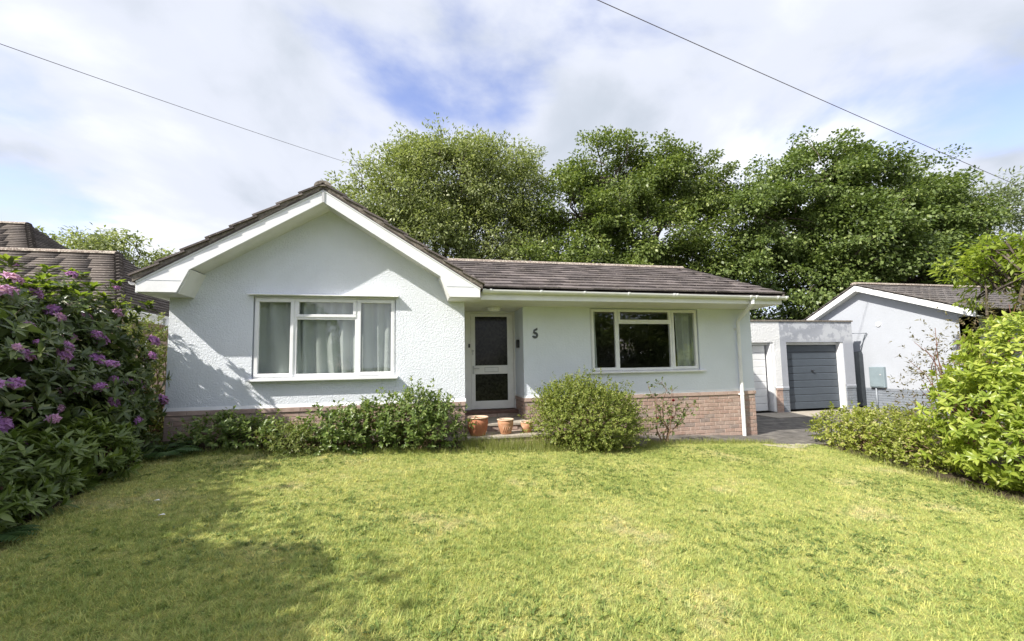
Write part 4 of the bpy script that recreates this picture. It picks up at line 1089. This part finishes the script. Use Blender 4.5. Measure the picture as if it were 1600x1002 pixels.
# sycamore on the right
tree('sycamore_tree', (25.6, 11.2, 0.1), 3.4, [(24.2, 11.0, 10.9, 2.7, 2.2, 2.3), (27.8, 10.6, 10.7, 2.8, 2.2, 2.3), (21.2, 11.6, 8.8, 2.2, 1.9, 2.3), (25.6, 10.2, 8.0, 3.4, 2.2, 2.4), (30.4, 10.4, 8.9, 2.3, 2.0, 2.4), (20.4, 11.8, 5.6, 2.2, 1.8, 2.0), (24.0, 10.6, 5.4, 2.8, 1.8, 1.9), (28.6, 10.2, 5.8, 3.0, 2.0, 2.2), (31.6, 10.0, 6.0, 1.8, 1.6, 2.1)],
     1150, 130, 0.64, (0.17, 0.66), LEAF['syc'], 'dark green dome shaped tree behind the two garages', 13, 0.34, GT, 80)
tree('feathery_tree', (43.5, 15.0, 0.0), 5.5, [(43.0, 15.0, 11.5, 2.1, 2.0, 2.5), (45.6, 14.8, 9.7, 2.4, 2.0, 2.6), (41.6, 15.2, 9.2, 2.0, 2.0, 2.4), (44.2, 15.0, 6.8, 3.6, 2.2, 2.6)],
     300, 60, 0.80, (0.32, 0.30), LEAF['pale'], 'pale feathery tree far off at the right edge', 14, 0.3, None, 40)
tree('far_tree', (-16.0, 22.0, 0.0), 4.0, [(-16.0, 22.0, 8.4, 2.2, 1.8, 1.7), (-18.4, 22.2, 7.9, 1.8, 1.6, 1.6), (-13.8, 22.0, 7.6, 1.7, 1.6, 1.6), (-12.4, 22.2, 6.2, 1.4, 1.4, 1.4), (-16, 22, 6.0, 4, 2, 1.8)],
     260, 65, 0.62, (0.24, 0.45), LEAF['ash'], 'small far tree showing above the old brown tiled roof', 15, 0.22, None, 40)
# shrubs that close the view below the crowns
for i, (x, y, w_, h_) in enumerate(((-1.5, 12.5, 2.6, 2.6), (7.6, 11.8, 2.4, 3.3), (11.3, 11.2, 2.3, 3.3), (19.2, 12.0, 2.2, 3.6), (22.6, 13.5, 3.0, 3.8), (27.4, 14.5, 3.4, 4.2), (32.5, 12.5, 3.4, 4.4), (37.0, 9.0, 3.8, 4.6))):
    tree('backdrop_shrub', (x, y, 0.0), 0.6, [(x, y, h_ * 0.55, w_, 1.2, h_ * 0.55), (x + w_ * 0.4, y - 0.3, h_ * 0.75, w_ * 0.6, 1.0, h_ * 0.45)], 110, 75, 0.50, (0.18, 0.60), LEAF['hedge'],
         ['low dark shrub behind the left slope of the gable', 'dark shrub behind the roof ridge, left of the oak trunk', 'dark shrub behind the roof ridge, below the oak crown', 'dark shrub in the gap between the bungalow roof and the grey gable', 'dark shrub behind the flat garage roofs', 'dark shrub behind the peak of the grey gable', 'dark shrub behind the ridge of the pale grey house', 'dark shrub at the right edge behind the neighbouring roof'][i], 30 + i, 0.09, 'shrubs behind the houses', 6, cat='shrub', twigs=False)
# lime green small tree at the right edge
tree('lime_green_tree', (15.8, -0.6, -0.05), 2.2, [(15.9, -0.6, 3.35, 0.75, 0.8, 0.50), (17.1, -1.0, 3.1, 1.1, 1.0, 0.65), (16.0, -0.9, 2.7, 0.8, 0.8, 0.45), (18.6, -1.4, 3.4, 1.3, 1.0, 0.8), (15.8, -0.5, 3.8, 0.30, 0.3, 0.25)],
     170, 60, 0.30, (0.15, 0.36), LEAF['lime'], 'small bright lime green tree at the right edge of the garden', 16, 0.08, None, 40)
# trees and hedge across the road, seen as reflections in the glass
GB = 'garden trees behind the camera'
for i, (x, y, h_, w_) in enumerate(((11.5, -15.0, 5.6, 2.6), (15.5, -16.0, 6.6, 3.0), (20.0, -15.5, 6.4, 3.0), (-5.5, -17.0, 7.4, 2.4))):
    tree('garden_tree', (x, y, -0.2), 1.0, [(x, y, h_ * 0.62, w_, 1.8, h_ * 0.36), (x - 1.0, y + 0.4, h_ * 0.35, w_ * 0.8, 1.6, h_ * 0.32), (x + 1.2, y + 0.3, h_ * 0.40, w_ * 0.8, 1.6, h_ * 0.34)], 170, 60, 0.6, (0.24, 0.6), LEAF['oak'],
         ['broad tree across the road, first of the row facing the dark window', 'broad tree across the road, tallest of the row facing the dark window', 'broad tree across the road, last of the row facing the dark window', 'tall tree across the road facing the gable window'][i], 50 + i, 0.16, GB, 10, twigs=False)

for i, x in enumerate((8.5, 13.0, 17.5, 22.0)):
    tree('garden_hedge', (x, -13.2, -0.2), 0.3, [(x, -13.2, 0.9, 2.4, 0.7, 1.2), (x + 1.2, -13.3, 1.1, 1.6, 0.7, 1.1)], 150, 60, 0.42, (0.16, 0.55), LEAF['hedge'],
         ['hedge across the road, first length facing the dark window', 'hedge across the road, second length facing the dark window', 'hedge across the road, third length facing the dark window', 'hedge across the road, last length facing the dark window'][i], 70 + i, 0.06, GB, 4, cat='hedge', twigs=False)
def shrub(name, base, lobes, nshoot, per, leaf, mat, label, seed, mode='l', shoot=0.16, cat='shrub', group=None, zmin=None, stems=24, up=0.3, inner=0.55, stem_mat='twig', droop=0.2, angle=0.9, noise=0.2, core=None, spread=1.0):
    """leafy shoots through the outer shell of the lobes; every shoot carries leaves along its end"""
    r = np.random.default_rng(seed); e = empty(name, base, label, cat, group)
    zf = zmin if zmin is not None else (lambda x, y: ground_z(x, y) + 0.02)
    C, out = lobe_points(r, lobes, nshoot, inner, zf, noise)
    n = len(C); axis = unit(out + np.array([0, 0, up]) + r.normal(size=(n, 3)) * 0.35)
    idx = np.repeat(np.arange(n), per); m = len(idx); t = r.random(m) ** 0.8
    k = np.tile(np.arange(per), n); phi = k * 2.399 + r.random(m) * 0.5 + np.repeat(r.random(n) * 6.28, per)
    a = axis[idx]; ref = np.where(np.abs(a[:, 2:3]) < 0.9, np.array([[0, 0, 1.0]]), np.array([[1.0, 0, 0]])); u = unit(np.cross(a, ref)); w_ = np.cross(a, u)
    rad_ = u * np.cos(phi)[:, None] + w_ * np.sin(phi)[:, None]
    P = C[idx] + a * (t * shoot)[:, None]
    A = unit(rad_ * angle * spread + a * (0.25 + 0.75 * t)[:, None] + r.normal(size=(m, 3)) * 0.15)
    Nn = unit(a * 1.0 - rad_ * 0.2 + np.array([0, 0, 0.5]) + r.normal(size=(m, 3)) * 0.2)
    L = leaf[0] * r.uniform(0.6, 1.2, m); Wd = L * leaf[1] * r.uniform(0.85, 1.15, m)
    parts = [leaves_l(P, A, Nn, L, Wd, droop) if mode == 'l' else leaves_q(P, A, Nn, L, Wd)]
    leaf_object('foliage', parts, mat, e, seed)
    sb = MB(); b = np.array(base, float)
    for i in r.permutation(n)[:stems]:
        st = b + np.append(r.normal(size=2) * 0.08, 0.0); st[2] = gz(st[0], st[1]) - 0.02
        sb.tube(branch_pts(r, st, C[i], 4, 0.10), list(np.linspace(0.014, 0.004, 5)), 5, False)
    sb.build('stems', M[stem_mat], e, smooth=True)
    return e, C, out

# rhododendron along the left boundary
RH = [(-1.15, -0.75, 1.40, 0.95, 0.85, 1.28), (-1.75, -1.6, 1.45, 1.0, 1.1, 1.35), (-1.0, -2.2, 1.25, 0.95, 1.0, 1.30), (-0.9, -3.7, 1.25, 1.0, 1.1, 1.35), (-0.75, -5.4, 1.6, 1.2, 1.1, 1.75), (-0.6, -6.8, 1.7, 1.3, 1.1, 1.9), (-0.45, -1.2, 0.95, 0.55, 0.7, 0.75)]
rh, C_, out_ = shrub('rhododendron', (-1.1, -2.2, gz(-1.1, -2.2)), RH, 6600, 9, (0.112, 0.35), LEAF['rhodo'], 'huge dark rhododendron with purple flower trusses along the left edge of the lawn', 21, 'l', 0.05, 'shrub', None, None, 70, 0.35, 0.62, droop=0.25, angle=1.1, stem_mat='bark')
r0 = np.random.default_rng(77)
Pi, oi_ = lobe_points(r0, [tuple(l[:3]) + tuple(q * 0.86 for q in l[3:]) for l in RH], 15000, 0.35, lambda x, y: ground_z(x, y) + 0.05)
mi = len(Pi)
leaf_object('shadow_fill_leaves', [leaves_q(Pi, rand_dir(r0, mi), rand_dir(r0, mi), r0.uniform(0.12, 0.22, mi), r0.uniform(0.06, 0.11, mi))], LEAF['rhodo'], rh, 6)  # leaves added inside the bush so its shadow on the lawn is solid
# fresh yellow-green growth at the top
top_i = [i for i in range(len(C_)) if C_[i, 2] > 2.25 and C_[i, 1] > -2.2]
sel = r0.permutation(top_i)[:130]
idx = np.repeat(sel, 8); m = len(idx); phi = np.tile(np.arange(8), len(sel)) * 0.785 + r0.random(m)
rd = np.stack([np.cos(phi), np.sin(phi), np.full(m, 0.7)], 1)
leaf_object('new_growth', [leaves_l(C_[idx] + np.array([0, 0, 0.07]), rd, np.tile([0, 0, 1.0], (m, 1)) + rd * -0.3, r0.uniform(0.09, 0.15, m), r0.uniform(0.04, 0.06, m), 0.15)], LEAF['rhodo_new'], rh, 5)
# purple trusses: domes of five-petalled florets
def m_petal(name, a, b):
    m = m_leaf(name, a, b, None, 0.35, 0.6, 0.2, 1.15); return m
M['petal'] = m_petal('petal', (0.42, 0.18, 0.50), (0.62, 0.34, 0.66)); M['petal_pale'] = m_petal('petal_pale', (0.58, 0.30, 0.58), (0.76, 0.48, 0.72))
def truss_mesh(seed, R_):
    r = np.random.default_rng(seed); nf = 15; Ps, As, Ns = [], [], []
    for i in range(nf):
        zc = 1 - i / nf * 1.15; a = i * 2.399; s_ = math.sqrt(max(0, 1 - zc * zc)); d = np.array([s_ * math.cos(a), s_ * math.sin(a), zc])
        u = np.cross(d, [0.3, 0.5, 0.81]); u /= np.linalg.norm(u); v = np.cross(d, u)
        for k in range(5):
            f = k * 1.2566 + r.random() * 0.2; q = u * math.cos(f) + v * math.sin(f)
            Ps.append(d * R_ * 0.62); As.append(q * 0.9 + d * 0.75); Ns.append(d - q * 0.6)
    n = len(Ps); V, F, per = leaves_l(np.array(Ps), np.array(As), np.array(Ns), np.full(n, R_ * 0.72) * r.uniform(0.6, 1.35, n), np.full(n, R_ * 0.44) * r.uniform(0.7, 1.2, n), 0.5)
    return np_mesh('flower_truss', V, F, np.repeat(r.random(n), per))
TR = [truss_mesh(i, 0.085) for i in range(4)]
for t_ in TR[:3]: t_.materials.append(M['petal'])
TR[3].materials.append(M['petal_pale'])
def lawn_side(i):                # trusses open on the sunny lawn side and along the top
    return out_[i, 0] * 0.75 - out_[i, 1] * 0.45 + out_[i, 2] * 0.25 > 0.30
cand = [i for i in r0.permutation(len(C_)) if lawn_side(i) and C_[i, 2] > 0.85 and C_[i, 1] > -3.4]
chosen = []
for i in cand:
    if all(np.linalg.norm(C_[i] - C_[j]) > 0.17 for j in chosen): chosen.append(i)
    if len(chosen) >= 105: break
for i in chosen:
    o = link('flower_truss', TR[r0.integers(0, 4)], None, rh)
    p = C_[i] + out_[i] * 0.06; o.location = p
    d = Vector(out_[i] + np.array([0, 0, 0.35])); o.rotation_euler = d.to_track_quat('Z', 'Y').to_euler()
    s_ = r0.uniform(0.45, 0.95); o.scale = (s_ * r0.uniform(0.9, 1.3), s_ * r0.uniform(0.8, 1.1), s_ * r0.uniform(0.5, 0.8))
# lower skirts of the border
shrub('border_shrub', (0.0, -2.9, gz(0, -2.9)), [(-0.05, -2.75, 0.62, 0.50, 0.65, 0.38), (0.10, -3.35, 0.55, 0.42, 0.45, 0.32)], 420, 10, (0.115, 0.28), LEAF['skirt'], 'low leafy shrub with long narrow leaves at the bottom left of the lawn', 22, 'l', 0.06, stems=16, up=0.8, angle=0.9)
shrub('border_shrub', (0.0, -1.9, gz(0, -1.9)), [(-0.05, -1.9, 0.62, 0.42, 0.5, 0.36)], 260, 10, (0.11, 0.30), LEAF['skirt'], 'low leafy shrub in front of the rhododendron, halfway to the house', 23, 'l', 0.06, stems=12, up=0.8)
shrub('side_shrub', (-0.95, 0.95, gz(-1, 1)), [(-0.72, 0.55, 1.30, 0.38, 0.5, 0.95), (-1.2, 0.4, 1.55, 0.5, 0.5, 0.95), (-0.62, 0.45, 0.75, 0.32, 0.4, 0.5)], 1000, 12, (0.055, 0.45), LEAF['side'], 'yellow green shrub squeezed between the rhododendron and the gable end', 24, 'q', 0.16, up=0.4)
def fern(name, c, label, seed, nf=9, Lf=0.42):
    r = np.random.default_rng(seed); e = empty(name, c, label, 'fern', 'ferns in the border'); c = np.array(c)
    for k in range(nf):
        a = k * 2.399 + r.random() * 0.4; L = Lf * r.uniform(0.75, 1.15); Ps, As, Ns, Ls = [], [], [], []
        d = np.array([math.cos(a), math.sin(a), 0]); sd_ = np.array([-d[1], d[0], 0])
        for i in range(1, 15):
            t = i / 15; p = c + d * L * t * 0.95 + np.array([0, 0, L * (0.75 * t - 0.72 * t * t)])
            for q in (-1, 1):
                Ps.append(p); As.append(sd_ * q + d * 0.35 + np.array([0, 0, -0.1])); Ns.append([0, 0, 1]); Ls.append(L * 0.30 * math.sin(math.pi * (0.12 + 0.86 * t)) + 0.01)
        n = len(Ps); V, F, per = leaves_l(np.array(Ps), np.array(As, float), np.array(Ns, float), np.array(Ls), np.array(Ls) * 0.30, 0.15)
        o = link('frond', np_mesh('frond', V, F, np.repeat(r.random(n), per)), LEAF['fern'], e)
fern('fern', (0.22, -0.95, gz(.22, -.95) + 0.03), 'dark fern on the edge of the shaded lawn near the house', 61)
fern('fern', (0.42, -3.30, gz(.42, -3.3) + 0.03), 'dark fern at the bottom left edge of the picture', 62, 9, 0.26)
fern('fern', (0.0, -0.55, gz(0, -.55) + 0.03), 'dark fern against the foot of the gable wall', 63, 8, 0.38)
# planting under the gable window
shrub('bed_shrub', (0.8, -0.45, gz(.8, -.4)), [(0.55, -0.42, 0.55, 0.40, 0.30, 0.22), (1.05, -0.45, 0.52, 0.38, 0.30, 0.20)], 300, 10, (0.065, 0.50), LEAF['bed'], 'low shaded groundcover shrub under the left half of the gable window', 25, 'l', 0.18, stems=18, up=0.9, noise=0.4)
shrub('bed_shrub', (1.55, -0.55, gz(1.5, -.5)), [(1.5, -0.55, 0.46, 0.38, 0.32, 0.18), (1.75, -0.65, 0.44, 0.30, 0.25, 0.16)], 240, 12, (0.05, 0.38), LEAF['side'], 'low feathery plant between the two bed shrubs', 26, 'q', 0.16, stems=14, up=0.9)
shrub('bed_shrub', (2.25, -0.55, gz(2.2, -.5)), [(2.1, -0.55, 0.56, 0.38, 0.32, 0.24), (2.55, -0.52, 0.60, 0.36, 0.32, 0.28)], 420, 11, (0.062, 0.55), LEAF['bed'], 'glossy leaved shrub below the centre of the gable window', 27, 'l', 0.20, stems=24, up=0.8, noise=0.45)
shrub('bed_shrub', (3.35, -0.5, gz(3.3, -.5)), [(3.15, -0.48, 0.66, 0.42, 0.36, 0.36), (3.52, -0.50, 0.56, 0.34, 0.34, 0.28), (3.25, -0.42, 0.76, 0.30, 0.26, 0.24)], 520, 11, (0.062, 0.46), LEAF['bed'], 'tallest bed shrub beside the doorstep with loose upright shoots', 28, 'l', 0.24, stems=34, up=1.0, noise=0.5)
# round bush
shrub('round_bush', (5.85, -0.45, gz(5.85, -.45)), [(5.90, -0.45, 0.60, 0.74, 0.58, 0.54), (6.22, -0.42, 0.52, 0.62, 0.52, 0.46), (5.70, -0.42, 0.84, 0.40, 0.40, 0.36)], 3600, 13, (0.036, 0.52), LEAF['round'], 'rounded yellow green bush with tiny leaves in front of the right hand wall', 29, 'q', 0.15, stems=50, up=0.5, inner=0.66, noise=0.36)
# rose: a few bare canes, leaves and three red blooms
def rose():
    r = np.random.default_rng(9); b = np.array([7.50, -0.22, gz(7.5, -.22)]); e = empty('rose_bush', tuple(b), 'thin rose bush with bare canes and red blooms before the brick plinth', 'rose')
    tips = [(-0.27, 0.02, 0.98), (-0.02, 0.0, 1.05), (0.14, -0.05, 0.90), (0.32, 0.0, 0.72), (0.55, -0.02, 0.66), (-0.18, -0.08, 0.70), (0.10, -0.12, 0.62), (0.42, -0.1, 0.5), (-0.26, -0.02, 0.45)]
    mbr = MB(); Ps, As, Ns = [], [], []
    for t in tips:
        t = np.array(t); pts = branch_pts(r, b + np.append(r.normal(size=2) * 0.04, -0.02), b + t, 6, 0.10); mbr.tube(pts, list(np.linspace(0.011, 0.004, 7)), 6, False)
        for i in range(2, 7):
            for _ in range(2 if i < 4 else 3):
                p = np.array(pts[i]); d = unit(r.normal(size=(1, 3)) + np.array([[0, 0, 0.4]]))[0]; q = p + d * r.uniform(0.06, 0.15)
                mbr.tube([tuple(p), tuple(q)], [0.004, 0.002], 4, False)
                for s_ in range(5):
                    Ps.append(p + (q - p) * (0.5 + 0.12 * s_) ); As.append(d + r.normal(size=3) * 0.9); Ns.append(np.array([0, 0, 1.0]) + r.normal(size=3) * 0.5)
    mbr.build('canes', M['twig'], e, smooth=True); n = len(Ps)
    leaf_object('foliage', [leaves_l(np.array(Ps), np.array(As), np.array(Ns), r.uniform(0.030, 0.055, n), r.uniform(0.020, 0.034, n))], LEAF['rose'], e, 3)
    M['red_petal'] = m_leaf('red_petal', (0.22, 0.012, 0.02), (0.36, 0.03, 0.04), None, 0.2, 0.6, 0.2, 1.1)
    for p in ((-0.16, -0.06, 0.42), (0.09, -0.07, 0.43), (0.17, -0.03, 0.72)):
        q = []; 
        for k in range(16):
            a = k * 2.399; tt = k / 16; q.append((math.cos(a) * tt, math.sin(a) * tt, 1.1 - tt))
        q = np.array(q); n = len(q); c = b + np.array(p)
        V, F, per = leaves_l(np.tile(c, (n, 1)), q, np.array([[0, 0, 1.0]]) - q * 0.8 + 0.01, np.full(n, 0.045), np.full(n, 0.04), -0.3)
        link('bloom', np_mesh('bloom', V, F, np.repeat(r.random(n), per)), M['red_petal'], e)
rose()
# right hand border
shrub('euonymus_hedge', (10.9, -0.9, gz(10.9, -.9)), [(11.0, -0.55, 0.22, 0.55, 0.42, 0.36), (10.95, -1.15, 0.20, 0.62, 0.5, 0.36), (10.75, -1.85, 0.14, 0.62, 0.5, 0.38), (11.6, -0.8, 0.22, 0.6, 0.5, 0.36)], 1500, 10, (0.050, 0.52), LEAF['euonymus'], 'low golden variegated hedge at the right edge of the lawn before the garages', 41, 'l', 0.10, stems=30, up=0.5, inner=0.65)
shrub('bright_shrub', (11.1, -2.9, gz(11.1, -2.9)), [(11.05, -2.75, 0.62, 0.98, 0.75, 0.82), (11.5, -2.9, 1.15, 0.90, 0.85, 0.82), (10.75, -3.05, 0.28, 0.75, 0.55, 0.46), (12.3, -3.4, 1.15, 1.2, 0.95, 1.0), (11.2, -3.7, 0.35, 0.9, 0.6, 0.55), (11.9, -2.6, 1.5, 0.7, 0.6, 0.6)], 2500, 10, (0.092, 0.42), LEAF['bright'], 'large bright green glossy shrub overhanging the right edge of the lawn', 42, 'l', 0.09, stems=40, up=0.25, inner=0.66, droop=0.35)
shrub('bronze_shrub', (12.3, -1.5, gz(12.3, -1.5)), [(12.3, -1.55, 1.3, 0.75, 0.6, 0.72), (12.9, -1.9, 1.7, 0.8, 0.6, 0.70), (12.0, -1.35, 0.9, 0.6, 0.45, 0.55)], 380, 8, (0.065, 0.40), LEAF['purple'], 'twiggy bronze green shrub behind the bright shrub', 43, 'l', 0.26, stems=70, up=0.5, stem_mat='twig_red', noise=0.45, inner=0.4)

# ------------------------------------------------------------------ grass: real blades
def blades(n, rs, xr, yr, keep, L, Wd, lean, dens=None):
    X = rs.uniform(*xr, n); Y = rs.uniform(*yr, n); k = keep(X, Y)
    if dens is not None: k &= rs.random(n) < dens(X, Y)
    c2 = 0.5 + 0.5 * np.sin(X * 23 + 3 * np.sin(Y * 17)) * np.sin(Y * 27 + 2 * np.sin(X * 21)); k &= rs.random(n) < 0.5 + 0.5 * c2
    X, Y = X[k], Y[k]; m = len(X)
    cl = 0.5 + 0.5 * np.sin(X * 9.1 + 2.0 * np.sin(Y * 7.3)) * np.sin(Y * 10.7 + 1.7 * np.sin(X * 6.1)); c2 = 0.5 + 0.5 * np.sin(X * 23 + 3 * np.sin(Y * 17)) * np.sin(Y * 27 + 2 * np.sin(X * 21))
    ln = L * rs.uniform(0.5, 1.25, m) * (0.65 + 0.5 * cl + 0.35 * c2)
    a = rs.uniform(0, 6.283, m) + 0.0; ti = np.abs(rs.normal(lean, 0.35, m))
    d = np.stack([np.cos(a) * np.sin(ti), np.sin(a) * np.sin(ti), np.cos(ti)], 1)
    b = rs.uniform(0, 6.283, m); w_ = Wd * rs.uniform(0.6, 1.3, m)
    s_ = np.stack([np.cos(b), np.sin(b), np.zeros(m)], 1) * w_[:, None] * 0.5
    P = np.stack([X, Y, ground_z(X, Y) + 0.010], 1)
    V = np.stack([P - s_, P + s_, P + d * ln[:, None]], 1).reshape(-1, 3)
    return V, np.arange(3 * m).reshape(m, 3), rs.random(m)
rs = np.random.default_rng(8)
def dist_d(X, Y):
    d = np.hypot(X - 3.4, Y + 6.9); return np.clip(3.4 / d, 0.25, 1.0) ** 1.15
def visible_lawn(X, Y): return lawn_in(X, Y) & (Y > -5.9)
Vg, Fg, Rg = blades(2100000, rs, (-0.3, 10.7), (-5.9, -0.15), visible_lawn, 0.030, 0.0052, 1.0, dist_d)
tag(link('grass', np_mesh('grass', Vg, Fg, Rg), M['grass']), 'short mown yellow green grass covering the front lawn', 'grass', kind='stuff')
# longer grass at the edges of beds, wall and step
def edge_keep(X, Y):
    t = np.where(X < 5.2, -0.78, np.interp(X, [5.2, 6.9, 7.2, 9.2, 9.9], [-0.75, -0.62, -0.32, -0.24, -0.4])); return (np.abs(Y - t) < 0.10) & (X > 0.3)
V1, F1, R1 = blades(45000, rs, (0.2, 9.6), (-1.0, -0.1), edge_keep, 0.085, 0.006, 0.5)
V2, F2, R2 = blades(3000, rs, (3.9, 5.3), (-0.75, -0.34), lambda X, Y: np.ones(len(X), bool), 0.17, 0.006, 0.35)
V3, F3, R3 = blades(12000, rs, (9.6, 10.4), (-5.5, -0.6), lambda X, Y: np.abs(X - lawn_edge_right(Y)) < 0.1, 0.10, 0.006, 0.5)
tag(link('long_grass', np_mesh('long_grass', np.concatenate([V1, V2, V3]), np.concatenate([F1, F2 + len(V1), F3 + len(V1) + len(V2)]), np.concatenate([R1, R2, R3])), LEAF['longgrass']), 'longer unmown grass along the bed edges and below the doorstep', 'grass', kind='stuff')
# coarse tufts standing out of the mown turf
n = 9000; X = rs.uniform(0, 10.4, n); Y = rs.uniform(-5.6, -0.5, n)
k = visible_lawn(X, Y) & (rs.random(n) < np.clip(3.0 / np.hypot(X - 3.4, Y + 6.9), 0.2, 1)); X, Y = X[k], Y[k]; n = len(X)
idx = np.repeat(np.arange(n), 16); m = len(idx); a_ = rs.uniform(0, 6.283, m); ti = rs.uniform(0.5, 1.35, m); ln = rs.uniform(0.03, 0.075, m) * np.repeat(rs.uniform(0.6, 1.2, n), 16)
d = np.stack([np.cos(a_) * np.sin(ti), np.sin(a_) * np.sin(ti), np.cos(ti)], 1)
P = np.stack([X[idx] + rs.normal(0, .012, m), Y[idx] + rs.normal(0, .012, m), ground_z(X[idx], Y[idx]) + 0.012], 1)
sd_ = np.stack([-np.sin(a_), np.cos(a_), np.zeros(m)], 1) * rs.uniform(.0018, .0034, m)[:, None]
V = np.stack([P - sd_, P + sd_, P + d * ln[:, None]], 1).reshape(-1, 3)
tag(link('grass_tufts', np_mesh('grass_tufts', V, np.arange(3 * m).reshape(m, 3), np.repeat(rs.random(n) ** 1.6, 16) * 0.75 + rs.random(m) * 0.25), M['grass']), 'coarse grass tufts scattered over the mown lawn', 'grass', kind='stuff')
# broad-leaved weeds in the turf
n = 6000; X = rs.uniform(0, 10.4, n); Y = rs.uniform(-5.5, -0.5, n); k = visible_lawn(X, Y) & (np.sin(X * 1.9 + 1.1 * Y) + np.sin(Y * 2.7 - X) + rs.normal(0, .7, n) > 0.5); X, Y = X[k], Y[k]; n = len(X)
idx = np.repeat(np.arange(n), 7); m = len(idx); phi = np.tile(np.arange(7), n) * 0.9 + np.repeat(rs.random(n) * 6, 7)
P = np.stack([X[idx] + rs.normal(0, .025, m), Y[idx] + rs.normal(0, .025, m), ground_z(X[idx], Y[idx]) + 0.016], 1)
A = np.stack([np.cos(phi), np.sin(phi), rs.uniform(0.3, 0.9, m)], 1)
tag(leaf_object('lawn_weeds', [leaves_l(P, A, np.tile([0, 0, 1.0], (m, 1)), rs.uniform(.018, .045, m), rs.uniform(.010, .020, m))], LEAF['weed'], None, 2), 'dark green clover and broad leaved weeds dotted through the lawn', 'weeds', kind='stuff')
for (x, y, lab) in ((1.02, -2.55, 'scrap of white paper on the shaded lawn, nearer the shrubs'), (1.25, -2.90, 'thin white scrap on the shaded lawn, farther from the shrubs')):
    z = gz(x, y) + 0.035
    mbp = MB(); mbp.v = [(x - .022, y - .012, z), (x + .005, y - .014, z + .004), (x + .024, y + .006, z - .004), (x + .008, y + .016, z + .006), (x - .018, y + .012, z), (x, y, z + .007)]
    mbp.f = [(0, 1, 5), (1, 2, 5), (2, 3, 5), (3, 4, 5), (4, 0, 5), (4, 3, 2, 1, 0)]
    tag(mbp.build('paper_scrap', M['litter']), lab, 'litter')

# ------------------------------------------------------------------ overhead wires
def wire(p, q, sag, label):
    p, q = Vector(p), Vector(q); pts = []
    for i in range(25):
        t = i / 24; v = p.lerp(q, t); v.z -= sag * 4 * t * (1 - t); pts.append(tuple(v))
    tag(MB().tube(pts, 0.008, 6).build('overhead_wire', M['wire'], None, smooth=True), label, 'wire', 'overhead wires')
WIRES = True
def pix(u, v, depth):          # point at a given distance along the view axis, used once to read the wires' ends off the photograph
    d = RT * ((u - 800) / 647.455) - UP * ((v - 520.25) / 647.455) + FW
    return Vector((3.390, -6.937, 1.5)) + d * depth
wire(pix(-120, 26, 9.0), pix(600, 272, 24.0), 0.10, 'thin overhead wire crossing the sky on the left towards the light green tree')
wire(pix(880, -24, 8.0), pix(1720, 345, 16.0), 0.06, 'thin overhead wire crossing the sky on the right above the dark trees')
